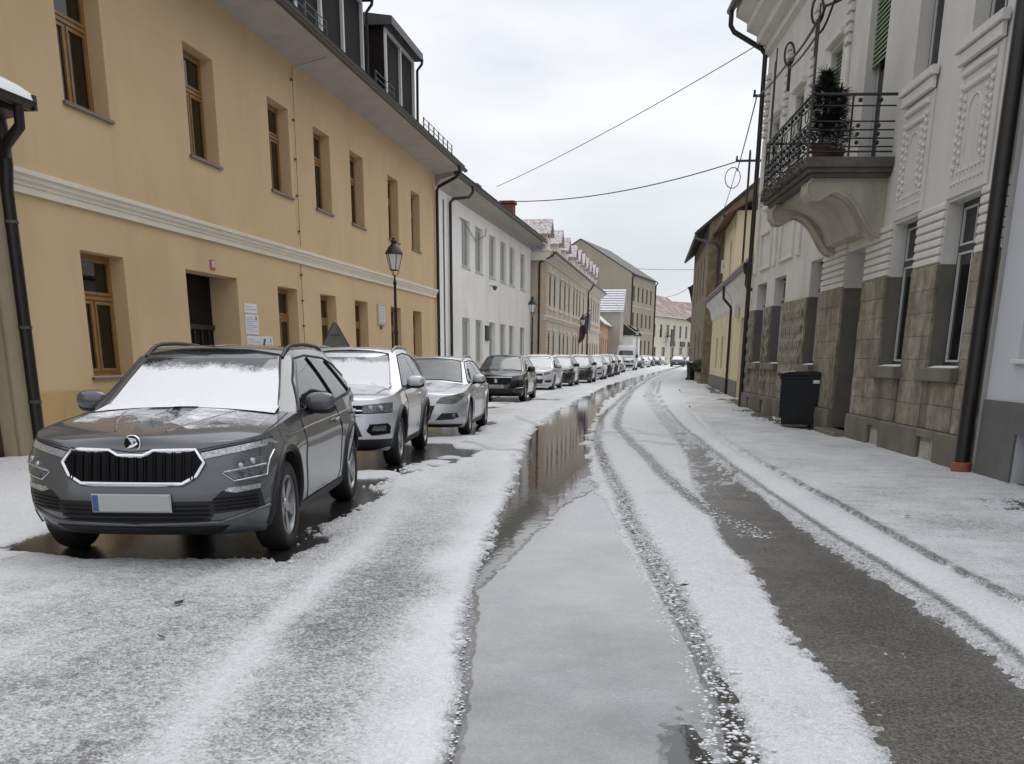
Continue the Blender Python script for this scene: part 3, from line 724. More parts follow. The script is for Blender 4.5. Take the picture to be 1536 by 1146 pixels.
t.build('print', mat('plaque_print', (.30, .29, .27), .6), n); MB().cbox(.3, .55, -.03, 0, -.12, -.04, .01).build('emblem', M['zinc'], n)

# ------------------------------------------------------------ neighbour at the far left edge
nb = frame_left('timber_gate_house', -9.0, 2.0, 0)
tag(nb, 'low house with beige pilaster and brown timber door beside the ochre house', 'house')
mb = MB(); facade(mb, 0, 12.1, -.1, 4.3, [(9.1, 11.62, 0, 3.0)], .35); shell(mb, 0, 12.1, 4.3, 8); mb.build('wall', mat('beige_render', (.48, .39, .26), .85, noise=(.8, .1), bump=(50, .3, .006)), nb)
MB().cbox(11.63, 12.08, -.07, -.002, -.1, 4.28, .02).build('pilaster', mat('shaded_beige_pilaster', (.33, .27, .18), .85, noise=(1, .12)), nb)  # the shade on the pilaster is put into its darker beige
for k in range(9):
    MB().cbox(9.12 + k * .277, 9.385 + k * .277, .18, .24, 0, 2.98, .012).build('plank', M.setdefault('door_wood', mat('dark_door_wood', (.055, .032, .022), .55, noise=(6, .35))), nb)
MB().box(11.20, 11.26, .13, .17, .05, 1.0).build('door_stripe', M['red_paint'], nb); MB().box(10.75, 11.1, .12, .17, .02, .95).build('kick_panel', M['zinc'], nb)
MB().prism([(-.02, 4.3), (-.50, 4.38), (-.50, 4.46), (4, 7.2), (4, 4.3)], -.1, 12.0, 'x').build('roof', M['roof_dark'], nb)
gutter(nb, 0, 11.98, -.62, 4.52, .10)
MB().box(11.94, 12.0, -.71, -.53, 4.42, 4.60).build('gutter_end', M['black_metal'], nb)
sm = MB(); pts = [(-.70, 4.52), (-.66, 4.62), (-.5, 4.72), (-.2, 4.86), (.3, 5.15), (.3, 4.9), (-.5, 4.47)]
sm.prism(pts, 6, 11.95, 'x'); sm.build('roof_snow', M['snow_white'], nb, smooth=40)
pipe(nb, [(11.7, -.62, 4.45), (11.72, -.60, 4.2), (11.85, -.30, 4.02), (12.0, -.16, 3.9)], .07)
pp = pipe(nb, [(11.95, -.12, 9), (12.0, -.12, 4.6), (12.02, -.15, 4.2), (12.02, -.15, 3.8), (12.02, -.11, 3.5), (12.02, -.11, 0)], .09, clips=[(12.02, -.11, .75), (12.02, -.11, 1.75), (12.02, -.11, 3.1)])

# ------------------------------------------------------------ white house
wh = frame_left('white_house', -9.13, 42.52, 1.42)
tag(wh, 'plain white two-storey house with grey windows and brick chimneys', 'house')
o0 = 42.52
wl1 = [47.2, 50.15, 53.55, 56.62, 59.4, 63.15]
ops = [(u - o0, u - o0 + 1.72, 5.12, 7.06) for u in wl1] + [(u - o0, u - o0 + 1.68, 1.05 if i != 2 else 0, 3.02) for i, u in enumerate(wl1)]
mb = MB(); facade(mb, 0, 24.6, -.1, 7.85, ops, .3); shell(mb, 0, 24.6, 7.85, 10); mb.build('wall', M['white_plaster'], wh)
M['pale_frame'] = mat('pale_grey_frame', (.52, .515, .505), .5)
for i, u in enumerate(wl1):
    window(wh, u - o0, u - o0 + 1.72, 5.12, 7.06, .13, 'two', M['pale_frame'], M['pane_grey'], .04, M['pale_frame'])
    if i != 2: window(wh, u - o0, u - o0 + 1.68, 1.05, 3.02, .13, 'two', M['pale_frame'], M['pane_grey'], .04, M['pale_frame'])
    else: window(wh, u - o0, u - o0 + 1.68, 0, 3.02, .2, 'one', M['pale_frame'], M['pane_grey'], name='door')
MB().prism([(0, 7.6), (-.08, 7.7), (-.25, 7.86), (-.75, 7.98), (-.75, 8.1), (0, 8.1)], 0, 24.6, 'x').build('soffit', M['soffit'], wh)
gutter(wh, -.1, 25.4, -.83, 8.08, .09)
rf = MB(); roof_slab(rf, .0, 25.4, -.8, 8.11, 5, 11.6); roof_slab(rf, .0, 25.4, 11, 8.11, 5, 11.6, -.12); rf.build('roof', M['roof_dark'], wh)
M['brick_red'] = mat('chimney_brick', (.20, .07, .045), .8, noise=(6, .3), bump=(20, .5, .02))
for x, z in ((9.6, 8.98), (20.0, 9.6)):
    c = MB().box(x, x + .85, .35, 1.05, 8.2, z).box(x - .08, x + .93, .27, 1.13, z, z + .13).build('chimney', M['brick_red'], wh)
pipe(wh, [(3.1, -.83, 8.02), (3.1, -.83, 7.8), (2.9, -.7, 7.6), (2.2, -.2, 7.45), (2.1, -.10, 7.3), (2.1, -.10, 0)], .062, clips=[(2.1, -.1, 2), (2.1, -.1, 4)])
pipe(wh, [(1.2, -.02, 7.3), (1.2, -.02, 0)], .03, 'cable_duct', M['zinc'])
MB().cbox(9.9, 10.7, -.07, 0, 2.12, 2.82, .01).build('notice_board', M['black_metal'], wh)
pipe(wh, [(4.2, -.03, 7.0), (5, -.05, 6.9), (7.5, -.05, 6.4), (9.8, -.05, 6.85), (10, -.05, 7.2)], .015, 'wall_cable', M['black_metal'])
MB().lathe([(.0, .1), (.1, .08), (.12, 0), (.05, -.12), (0, -.14)], 10, (11.2, -.25, 4.62)).box(11.17, 11.23, -.28, 0, 4.68, 4.72).build('wall_lamp', M['zinc'], wh, smooth=40)

# ------------------------------------------------------------ beige house with dormers (two fronts)
M['beige_stucco'] = mat('beige_stucco', (.66, .585, .48), .85, noise=(.6, .08), bump=(40, .3, .008), dirt=((.52, .45, .36), .4, .55, .85))
M['stucco_trim'] = mat('pale_stucco_trim', (.74, .69, .60), .8, noise=(1, .08))
M['quoin'] = mat('quoin_stone', (.62, .50, .38), .85, noise=(1.1, .12))
def tile_mat():
    m = mat('snowy_roof_tiles', (.27, .18, .165), .7, noise=(3, .3), dirt=((.66, .645, .66), 8, .36, .60))
    return m
M['tiles'] = tile_mat()
M['tile_red'] = mat('red_roof_tiles', (.25, .165, .15), .75, noise=(1.3, .25), dirt=((.6, .57, .57), .6, .45, .8))
bh = frame_left('beige_house', -7.68, 67.6, .83)
tag(bh, 'ornate beige stucco house with snowy tiled roof and a row of small dormers', 'house')
b0 = 67.6
bu = [69.6, 72.1, 75.4, 78.4, 81.3, 84.9, 87.3, 89.8, 93.2]; bu2 = [98.6, 101.2, 103.8, 106.4, 109.2]
bl = [69.3, 71.9, 75.6, 78.1, 80.9, 85.0, 87.2, 89.5, 93.0]
ops = [(u - b0, u - b0 + 1.05, 4.5, 6.3) for u in bu] + [(u - b0, u - b0 + 1.0, .8, 2.85) for u in bl] + [(u - b0, u - b0 + 1.05, 4.6, 6.3) for u in bu2] + [(u - b0, u - b0 + 1.05, .3, 2.6) for u in bu2]
mb = MB(); facade(mb, 0, 45.2, -.1, 7.2, ops, .12); shell(mb, 0, 45.2, 7.2, 12); mb.build('wall', M['beige_stucco'], bh)
M['dark_frame'] = mat('dark_frame', (.05, .04, .035), .5)
for u in bu + bu2: window(bh, u - b0, u - b0 + 1.05, 4.5 if u < 97 else 4.6, 6.3, .05, 'two', M['dark_frame'], M['pane_dark'])
for u in bl: window(bh, u - b0, u - b0 + 1.0, .8, 2.85, .05, 'two', M['dark_frame'], M['pane_dark'])
for u in bu2: window(bh, u - b0, u - b0 + 1.05, .3, 2.6, .05, 'one', M['dark_frame'], M['pane_dark'])
for u in bu + bu2:
    tr = MB(); a = u - b0; tr.cbox(a - .2, a - .01, -.022, -.003, 4.4, 6.4, .006); tr.cbox(a + 1.06, a + 1.25, -.022, -.003, 4.4, 6.4, .006)
    tr.cbox(a - .3, a + 1.35, -.16, -.004, 6.42, 6.56, .03); tr.cbox(a - .25, a + 1.3, -.14, -.004, 4.22, 4.38, .03)
    tr.cbox(a - .12, a + .08, -.1, -.004, 3.98, 4.2, .03); tr.cbox(a + .97, a + 1.17, -.1, -.004, 3.98, 4.2, .03)
    tr.cbox(a + .25, a + .8, -.06, -.004, 6.58, 6.95, .05); tr.build('window_surround', M['stucco_trim'], bh)
for u in bl:
    tr = MB(); a = u - b0; tr.cbox(a - .16, a - .01, -.022, -.003, .7, 2.95, .006); tr.cbox(a + 1.01, a + 1.16, -.022, -.003, .7, 2.95, .006); tr.cbox(a - .18, a + 1.18, -.08, -.003, 2.97, 3.12, .02)
    tr.build('window_surround', M['stucco_trim'], bh)
MB().prism([(0, 3.55), (-.08, 3.58), (-.08, 3.66), (-.2, 3.76), (-.2, 3.84), (0, 3.9)], -.2, 45.2, 'x').build('string_course', M['stucco_trim'], bh)
MB().prism([(0, 6.98), (-.1, 7.0), (-.1, 7.1), (-.35, 7.22), (-.35, 7.34), (-.55, 7.4), (-.55, 7.5), (0, 7.5)], -.4, 45.3, 'x').build('cornice', M['stucco_trim'], bh)
MB().prism([(0.9, 7.0), (-.05, 7.0), (-.1, 7.1), (-.3, 7.22), (-.4, 7.4), (-.5, 7.5), (.9, 7.5)], -.45, -.005, 'x').build('side_cornice', M['stucco_trim'], bh)
for k in range(17):   # rusticated corner courses
    MB().cbox(-.06, 1.15, -.06, -.003, .05 + k * .205, .235 + k * .205, .025).cbox(-.06, -.003, -.058, 1.1, .05 + k * .205, .235 + k * .205, .0).build('corner_stone', M['quoin'], bh)
for k in range(15):
    MB().cbox(-.04, .95, -.05, -.003, 3.95 + k * .2, 4.13 + k * .2, .02).cbox(-.04, -.003, -.048, 1.1, 3.95 + k * .2, 4.13 + k * .2, .0).build('corner_stone', M['quoin'], bh)
gutter(bh, -.5, 45.3, -.62, 7.52, .08, M['zinc'])
rf = MB()
rf.add([(-.5, -.55, 7.5), (45.3, -.55, 7.5), (45.3, 4.6, 11.0), (4.5, 4.6, 11.0), (-.5, 9.8, 7.5), (45.3, 9.8, 7.5)], [(0, 1, 2, 3), (0, 3, 4), (3, 2, 5, 4)])
rf.build('roof', M['tiles'], bh)
for k, u in enumerate((70.2, 76.4, 81.2, 86.6, 90.2, 93.8, 97.4, 101.0, 104.6, 108.2)):
    a = u - b0; d = MB(); w = 1.7
    d.prism([(a, 7.6), (a + w, 7.6), (a + w, 8.85), (a + w / 2, 9.55), (a, 8.85)], .25, 2.8, 'y')
    o = d.build('dormer', M['stucco_trim'] if k % 3 else M['beige_stucco'], bh)
    t = MB(); t.prism([(a - .2, 8.72), (a + w / 2, 9.62), (a + w / 2, 9.76), (a - .26, 8.80)], .0, 3.0, 'y'); t.prism([(a + w + .2, 8.72), (a + w / 2 + .003, 9.62), (a + w / 2 + .003, 9.76), (a + w + .26, 8.80)], .0, 3.0, 'y')
    t.build('dormer_roof', M['tiles'], o)
    MB().box(a + .45, a + w - .45, .235, .248, 7.9, 8.9).build('pane', M['pane_dark'], o)
pipe(bh, [(-.35, -.62, 7.46), (-.35, -.5, 7.25), (-.2, .25, 6.95), (-.09, .35, 6.8), (-.09, .35, 0)], .06)
pipe(bh, [(29.2, -.62, 7.45), (29.2, -.4, 7.1), (29.2, -.12, 6.8), (29.2, -.12, 0)], .06)

# ------------------------------------------------------------ farther houses on the left
def simple_house(name, label, x, y, h, L, zc, D, zr, wm, rm, wins=(), side='l', ridge='x', extra=None, wmat=None, over=.35):
    r = (frame_left if side == 'l' else frame_right)(name, x, y, h); tag(r, label, 'house')
    s = 1 if side == 'l' else -1
    def X(a, b): return (a, b) if s > 0 else (-b, -a)
    ops = [(*X(a, b), c, d) for a, b, c, d in wins]
    x0, x1 = X(0, L)
    mb = MB(); facade(mb, x0, x1, -.1, zc, ops, .25); shell(mb, x0, x1, zc, D)
    if ridge == 'x':
        for e in (x0, x1): mb.add([(e, 0, zc), (e, D, zc), (e, D / 2, zr)], [(0, 1, 2)])
    mb.build('wall', wm, r)
    for a, b, c, d in ops: window(r, a, b, c, d, .15, 'two' if b - a < 1.6 else 'one', M['dark_frame'], wmat or M['pane_dark'])
    rf = MB(); sl = (zr - zc) / (D / 2)
    roof_slab(rf, x0 - over * .3, x1 + over * .3, -over, zc - over * sl + .02, D / 2, zr + .02); roof_slab(rf, x0 - over * .3, x1 + over * .3, D + over, zc - over * sl + .02, D / 2, zr + .02, -.12)
    rf.build('roof', rm, r)
    return r
M['orange_wall'] = mat('orange_plaster', (.50, .31, .20), .85, noise=(.8, .08))
M['snowy_tile'] = mat('snow_covered_tiles', (.70, .71, .74), .7, noise=(2, .12), dirt=((.12, .10, .10), 5, .60, .66), bump=(5, .8, .06))
oh = simple_house('orange_house', 'low orange house with snow covered tiled roof behind the flag', -7.0, 113.4, .83, 15.5, 4.9, 9, 8.6, M['orange_wall'], M['snowy_tile'], [(1.2, 2.3, 1.2, 3.3), (4.2, 5.3, 1.2, 3.3), (7.4, 8.6, .2, 3.2), (11, 12.2, 1.2, 3.3)])
sh = empty('small_gable_house', (-5.5, 126, 0)); tag(sh, 'small house with white snowy tile roof facing the camera beside the orange house', 'house')
MB().prism([(0, 0), (9, 0), (9, 6.4), (4.5, 8.7), (0, 6.4)], -4.5, 0, 'x').build('wall', mat('grey_beige_wall', (.42, .385, .33), .9, noise=(.5, .1)), sh)
for a in (0, 1):
    P = [(-.4, 6.28), (4.5, 8.86), (4.5, 8.98), (-.4, 6.4)] if a == 0 else [(9.4, 6.28), (4.503, 8.86), (4.503, 8.98), (9.4, 6.4)]
    MB().prism(P, -4.7, .35, 'x').build('roof', M['snowy_tile'], sh)
rt_ = MB()
for k in range(9): rt_.box(-4.68, .33, -.40 + k * .55, -.36 + k * .55, 6.42 + k * .29, 6.47 + k * .29)
o = rt_.build('tile_course', M['roof_dark'], sh); o['kind'] = 'stuff'
for k in range(3): MB().box(.0, .03, 1.2 + k * 2.6, 2.2 + k * 2.6, 1.2, 3.0).build('window', M['pane_dark'], sh)
for k, (x, y, lb) in enumerate(((-5.2, 136.5, 'small dark porch roof with patchy snow beyond the orange house'), (-4.6, 143, 'second small porch roof with patchy snow, farther along'))):
    o = MB().prism([(-1.6, 3.9), (1.2, 4.0), (1.2, 4.2), (-.2, 5.2), (-1.6, 5.6)], 0, 4.5, 'y').build('porch_roof', M['roof_dark'], None, (x, y, 0)); tag(o, lb, 'porch roof')
    MB().prism([(1.22, 4.22), (-.2, 5.23), (-.2, 5.3), (1.25, 4.3)], .4, 3.6, 'y').build('roof_snow', M['snow_white'], o)
    MB().box(-1.5, .9, .2, 4.3, 0, 3.95).build('porch_wall', M['white_plaster'], o)
M['olive_wall'] = mat('olive_grey_plaster', (.36, .325, .245), .9, noise=(.25, .10), bump=(20, .3, .01), dirt=((.29, .26, .19), .2, .5, .8))
M['olive_front'] = mat('pale_olive_plaster', (.48, .45, .38), .9, noise=(.3, .1))
tw = []
for k in range(5):
    a = 1.6 + k * 3.6
    tw += [(a, a + 1.35, 9.9, 12.2), (a, a + 1.35, 6.0, 8.2), (a, a + 1.35, 1.6, 4.0)]
th = simple_house('tall_olive_house', 'tall three-storey olive grey house with big blank gable', -6.1, 175, 10, 20.5, 14.0, 17, 19.1, M['olive_wall'], M['roof_dark'], tw)
MB().box(.02, 20.5, -.03, -.002, 5.15, 5.4).box(.02, 20.5, -.03, -.002, 9.1, 9.3).build('string_course', M['olive_front'], th)
pipe(th, [(.35, -.45, 13.8), (.35, -.12, 13.2), (.35, -.12, 0)], .11); pipe(th, [(20.2, -.45, 13.8), (20.2, -.12, 13.2), (20.2, -.12, 0)], .11)
M['pale_yellow'] = mat('pale_yellow_plaster', (.66, .62, .49), .85, noise=(.3, .08))
pw = []
for k in range(7): pw += [(2 + k * 4.5, 3.7 + k * 4.5, 5.0, 7.4)]
for k in range(5): pw += [(2 + k * 6.2, 4.4 + k * 6.2, .3, 3.2)]
ph = simple_house('pale_yellow_house', 'pale yellow two-storey house with red roof at the bend', -3.4, 206, 16.5, 33, 8.9, 14, 13.6, M['pale_yellow'], M['tile_red'], pw)
MB().box(0, 33, -.35, -.05, 8.7, 8.95).build('eave', M['white_enamel'], ph)
for x, w, mm in ((14, 3, M['black_metal']), (21, 3.5, M['black_metal']), (27, 4, M['dark_frame'])):
    MB().cbox(x, x + w, -.2, -.01, 3.4, 4.4, .03).build('shop_sign', mm, ph)
MB().cbox(10, 12.2, -1.4, -1.2, 4.0, 6.6, .05).box(11, 11.2, -1.2, 0, 5.2, 5.4).build('hanging_sign', mat('dark_green_sign', (.03, .06, .05), .5), ph)
fh = simple_house('far_red_roof_house', 'distant beige house with broad red roof closing the street', 3.5, 262, 35, 30, 8.5, 16, 14.3, mat('far_beige_wall', (.38, .34, .28), .9, noise=(.3, .1)), M['tile_red'], [(3 + k * 4, 4.6 + k * 4, 5, 7.4) for k in range(6)] + [(3 + k * 4, 4.6 + k * 4, 1, 3.4) for k in range(6)])
gh = simple_house('far_gable_house', 'distant house with plain beige gable behind the pale yellow house', -2.5, 246, 22, 22, 9.5, 15, 13.8, mat('far_gable_wall', (.44, .39, .33), .9, noise=(.3, .1)), M['tile_red'], [])
lh = simple_house('low_far_house', 'distant low house with red lean roof at the end of the street', 4.5, 240, 25, 16, 4.5, 8, 9.3, M['olive_front'], M['tile_red'], [(2, 3.5, 1, 3.2), (7, 8.5, 1, 3.2), (12, 13.5, 1, 3.2)])
# ------------------------------------------------------------ the grey house with the balcony, right
H5 = 5.09
gr = frame_right('grey_balcony_house', 3.87, 13.83, -H5)
tag(gr, 'ornate weathered grey house with stone ground floor, stucco garlands and iron balcony', 'house')
def X2(a, b): return (-b, -a)
M['grey_plaster'] = mat('grey_roughcast', (.60, .58, .555), .9, noise=(.7, .10), bump=(38, .7, .012), dirt=((.46, .44, .415), .8, .5, .8))
M['grey_trim'] = mat('grey_stucco_trim', (.62, .60, .57), .85, noise=(1.5, .1), bump=(45, .3, .006))
def stone_mat(name, c, d, lo, hi):
    return mat(name, tuple(v * .8 for v in c), .75, noise=(4.5, .45), bump=(13, .9, .04), dirt=(tuple(v * .75 for v in d), 1.3, lo, hi), world=True)
M['stone_dark'] = stone_mat('weathered_stone_dark', (.29, .262, .20), (.125, .110, .084), .47, .66)
M['stone_mid'] = stone_mat('weathered_stone_ochre', (.31, .275, .195), (.115, .10, .075), .47, .66)
M['stone_pale'] = stone_mat('weathered_stone_pale', (.34, .312, .24), (.14, .124, .095), .47, .66)
M['reveal'] = mat('dark_render', (.125, .115, .10), .8, noise=(1.4, .25), bump=(40, .4, .008))
M['plinth_grey'] = mat('plinth_concrete', (.15, .135, .112), .8, noise=(1.6, .3), bump=(30, .5, .01))
M['green_frame'] = mat('dark_green_frame', (.022, .032, .028), .4)
M['white_bar'] = mat('white_glazing_bar', (.50, .51, .50), .5)
M['louver'] = mat('green_louver', (.20, .26, .17), .6, noise=(3, .1))
GL = 17.75
low = [(.82, 2.08, 1.3, 3.43), (3.25, 4.49, 1.3, 3.43), (9.14, 10.36, 1.28, 3.36), (12.98, 14.4, 1.28, 3.3), (15.5, 16.9, 1.28, 3.3)]
door = (5.95, 7.3, .14, 3.27)
upw = [(.85, 2.02, 5.34, 7.9), (3.3, 4.42, 5.34, 7.9), (6.1, 7.35, 4.5, 7.6), (9.25, 10.2, 5.2, 7.2), (12.65, 13.55, 5.2, 7.15), (15.45, 16.4, 5.2, 7.15)]
ops = [(*X2(a, b), c, d) for a, b, c, d in low + upw + [door]]
mb = MB()
ground_ops = [o for o in ops if o[2] < 2.66]; upper_ops = [o for o in ops if o[2] >= 2.66]
facade(mb, -GL, 0, 2.66, 3.9, [(a, b, 2.66, d) for a, b, c, d in ground_ops], .4, skip=('bottom',))
facade(mb, -GL, 0, 3.9, 10, upper_ops, .4)
# lower storey behind the stone facing; openings cut by the line between the storeys are completed below
facade(mb, -GL, 0, -.1, 2.66, [(a, b, c, 2.66) for a, b, c, d in ground_ops], .4, 1, skip=('top',))
shell(mb, -GL, 0, 10, 11, mi=0)
mb.build('wall', [M['grey_plaster'], M['reveal']], gr)
for a, b, c, d in low:
    window(gr, *X2(a, b), c, d, .20, 'tall', M['green_frame'], sm=M['white_bar'])
    st = MB(); x0, x1 = X2(a - .08, b + .08); st.cbox(x0, x1, -.17, -.002, 1.12, c - .004, .015); o = st.build('window_sill', M['plinth_grey'], gr)
    MB().prism([(-.03, c - .002), (.0, c + .006), (.08, c + .022), (.2, c + .026), (.2, c - .002)], x0 + .1, x1 - .3, 'x').build('sill_snow', M['snow_white'], o)
M['white_bar'] = mat('white_glazing_bar', (.55, .56, .55), .5)
for i, (a, b, c, d) in enumerate(upw):
    window(gr, *X2(a, b), c, d, .20, 'tall' if i < 2 else 'two', M['green_frame'], sm=M['white_bar'])
    x0, x1 = X2(a, b)
    if i in (2, 3, 4, 5):   # green roller shutters let half down
        zt = d; zb = c + (d - c) * (.42 if i != 2 else .55)
        n = int((zt - zb) / .075)
        for k in range(n):
            MB().prism([(.13, zt - k * .075), (.10, zt - k * .075 - .06), (.115, zt - k * .075 - .065), (.145, zt - k * .075 - .005)], x0 + .01, x1 - .01, 'x').build('slat', M['louver'], gr) if k < 34 else None
    if i < 2:
        o = MB().cbox(*X2(a - .2, b + .2), -.13, -.03, 5.22, 5.335, .012).cbox(*X2(a - .14, b + .14), -.09, -.03, 5.06, 5.215, .012).build('window_sill', M['grey_trim'], gr)
    elif i > 2:
        MB().cbox(*X2(a - .15, b + .15), -.12, -.003, d + .08, d + .2, .02).build('window_hood', M['grey_trim'], gr); MB().cbox(*X2(a - .1, b + .1), -.1, -.003, c - .12, c - .004, .02).build('window_sill', M['grey_trim'], gr)
# door with snow-speckled step, panelled leaf and a white fanlight frame
x0, x1 = X2(door[0], door[1])
dl = MB().box(x0, x1, .42, .47, .14, 3.27).build('door', mat('dark_door_paint', (.035, .033, .03), .5, noise=(4, .2)), gr)
p = MB()
for a in (.12, .74):
    for z0, z1 in ((.3, 1.0), (1.12, 2.3)): p.cbox(x0 + a, x0 + a + .5, .405, .42, z0, z1, .012)
p.build('door_panel', mat('dark_door_panel', (.045, .042, .038), .5), dl)
MB().box(x0 + .05, x1 - .05, .40, .418, 2.42, 2.47).box(x0 + .05, x1 - .05, .40, .418, 3.17, 3.22).box(x0 + .05, x0 + .1, .40, .418, 2.47, 3.17).box(x1 - .1, x1 - .05, .40, .418, 2.47, 3.17).build('fanlight_frame', M['white_bar'], dl)
MB().cbox(x0 - .1, x1 + .1, -.30, .4, -.1, .14, .02).build('doorstep', M['plinth_grey'], gr)
# plinth stones, cellar hatches
hatch = [(1.24, 1.95), (3.85, 4.5), (14.2, 14.7), (16.4, 16.8)]
cuts = [(.0, 1.22), (1.97, 3.83), (4.52, 5.93), (7.32, 9.2), (9.22, 11.2), (11.22, 12.9), (12.92, 14.18), (14.72, 16.38), (16.82, 17.74)]
for a, b in cuts: MB().cbox(*X2(a + .004, b - .004), -.11, -.002, -.1, .47, .025).build('plinth_stone', M['plinth_grey'], gr)
M['hatch'] = mat('pale_hatch_board', (.36, .345, .31), .7, noise=(5, .2))
for a, b in hatch:
    x0, x1 = X2(a, b)
    MB().cbox(x0 - .018, x1 + .018, -.11, -.002, .36, .469, .01).build('hatch_lintel', M['plinth_grey'], gr)
    h = MB().box(x0, x1, -.035, -.004, -.05, .355).build('cellar_hatch', M['hatch'], gr)
    MB().cbox(x0 + .06, x0 + (x1 - x0) * .62, -.05, -.036, .04, .31, .006).box(x0 + (x1 - x0) * .72, x0 + (x1 - x0) * .78, -.05, -.036, .0, .34).build('hatch_panel', M['hatch'], h)
MB().cbox(-GL, -.005, -.075, -.003, .475, .545, .02).build('plinth_ledge', M['plinth_grey'], gr) if False else None
# stone facing of the piers, laid in courses, and plain aprons under the windows
piers = [(0.005, .80), (2.10, 3.23), (4.51, 5.93), (7.32, 9.12), (10.38, 12.96), (14.42, 15.48), (16.92, 17.74)]
rnd = random.Random(3)
BC = {}
def block(x0, x1, z0, z1, m, name='stone_block', y0=None, bev=.006):
    w = round(x1 - x0, 2); key = (w, round(z1 - z0, 3), m.name, name)
    if key not in BC: BC[key] = MB().cbox(0, w, -.05, -.002, 0, z1 - z0, bev).mesh(name, m)
    o = link(name, BC[key], gr, (x0, y0 if y0 is not None else rnd.uniform(-.002, .005), z0)); return o
for pi, (a, b) in enumerate(piers):
    for k in range(7):
        z0 = .475 + k * .312; z1 = z0 + .306; w = b - a
        n = max(1, round(w / .62)); off = 0 if k % 2 == 0 else .5
        xs = [a] + [a + w * (i + off) / n for i in range(1 if off == 0 else 0, n) if 0 < (i + off) < n] + [b]
        for i in range(len(xs) - 1):
            if xs[i + 1] - xs[i] < .1: continue
            m = M[rnd.choices(['stone_dark', 'stone_mid', 'stone_pale'], [5, 3, 2])[0]]
            block(-xs[i + 1] + .0015, -xs[i] - .0015, z0, z1 + .003, m)
    # horizontal band courses between the storeys
    for k in range(7 if pi < 4 else 0):
        z0 = 2.675 + k * .113
        MB_ = ('band', round(b - a, 2))
        if MB_ not in BC: BC[MB_] = MB().prism([(-.002, 0), (-.045, .02), (-.045, .075), (-.03, .10), (-.002, .105)], 0, b - a, 'x').mesh('band_course', M['grey_trim'])
        link('band_course', BC[MB_], gr, (-b, 0, z0))
for a, b, c, d in low:
    block(-b + .02, -a - .02, .475, .80, M['stone_dark'], 'apron_stone', 0); block(-b + .02, -a - .02, .805, 1.115, M['stone_mid'], 'apron_stone', 0)
# long tooled stones of the last bay
for (a, b) in ((10.5, 12.8), (14.5, 15.4), (16.98, 17.7)):
    for k in range(int((b - a) / .23)):
        for j in range(6):
            BCk = 'tooth'
            if BCk not in BC: BC[BCk] = MB().prism([(-.052, 0), (-.085, .08), (-.09, .18), (-.052, .25)], 0, .15, 'x').mesh('tooled_stone', M['stone_pale'])
            link('tooled_stone', BC[BCk], gr, (-a - .23 * k - .19, 0, .62 + j * .32))
# stucco panels under the near upper windows: slab, bars, garlands of beads
bead = MB().lathe([(0, -.045), (.03, -.03), (.038, 0), (.026, .03), (0, .04)], 8, axis='y').mesh('bead', M['grey_trim'], 60)
for a, b, c, d in upw[:2]:
    x0, x1 = X2(a - .12, b + .12)
    s = MB().cbox(x0, x1, -.03, -.002, 3.47, 5.05, .01).build('stucco_panel', M['grey_plaster'], gr)
    MB().cbox(x0 + .14, x1 - .14, -.075, -.032, 4.90, 4.985, .02).build('panel_bar', M['grey_trim'], s)
    MB().cbox(x0 + .24, x1 - .24, -.07, -.032, 4.72, 4.80, .02).build('panel_bar', M['grey_trim'], s)
    w = x1 - x0; mid = (x0 + x1) / 2
    arch = [(mid + (.22) * math.cos(t), -.034, 4.42 + .2 * math.sin(t)) for t in [math.pi * i / 10 for i in range(11)]]
    MB().tube([(mid + .22, -.034, 3.95)] + arch + [(mid - .22, -.034, 3.95)], .014, 6).build('arch_moulding', M['grey_trim'], s, smooth=60)
    for j in range(10):
        for e in (-1, 1):
            link('bead', bead, s, (mid + e * (w / 2 - .18), -.04, 4.78 - j * .105), scale=(1, .8, 1.1))
            if j < 8: link('bead', bead, s, (mid + e * (w / 2 - .33) + .02 * math.sin(j), -.04, 4.62 - j * .105), scale=(.9, .8, 1))
    for j in range(9):
        for z in (3.63, 3.76):
            link('bead', bead, s, (x0 + .16 + j * (w - .32) / 8, -.036, z), scale=(.7, .6, .7))
# plain sunk panels and ribbed pilaster heads farther along
for a, b in ((12.4, 14.0), (15.2, 16.7)):
    fr = MB(); x0, x1 = X2(a, b)
    for r in ((x0, x1, 4.5, 4.58), (x0, x1, 3.62, 3.70), (x0, x0 + .08, 3.7, 4.5), (x1 - .08, x1, 3.7, 4.5)): fr.cbox(r[0], r[1], -.06, -.003, r[2], r[3], .015)
    fr.build('panel_frame', M['grey_trim'], gr)
for s in (8.55, 11.6, 14.5, 17.2):
    for k in range(9): MB().cbox(-s - .32, -s, -.09, -.003, 7.0 + k * .17, 7.13 + k * .17, .02).build('pilaster_band', M['grey_trim'], gr)
    MB().cbox(-s - .3, -s - .02, -.06, -.003, 3.6, 6.95, .02).build('pilaster', M['grey_trim'], gr)
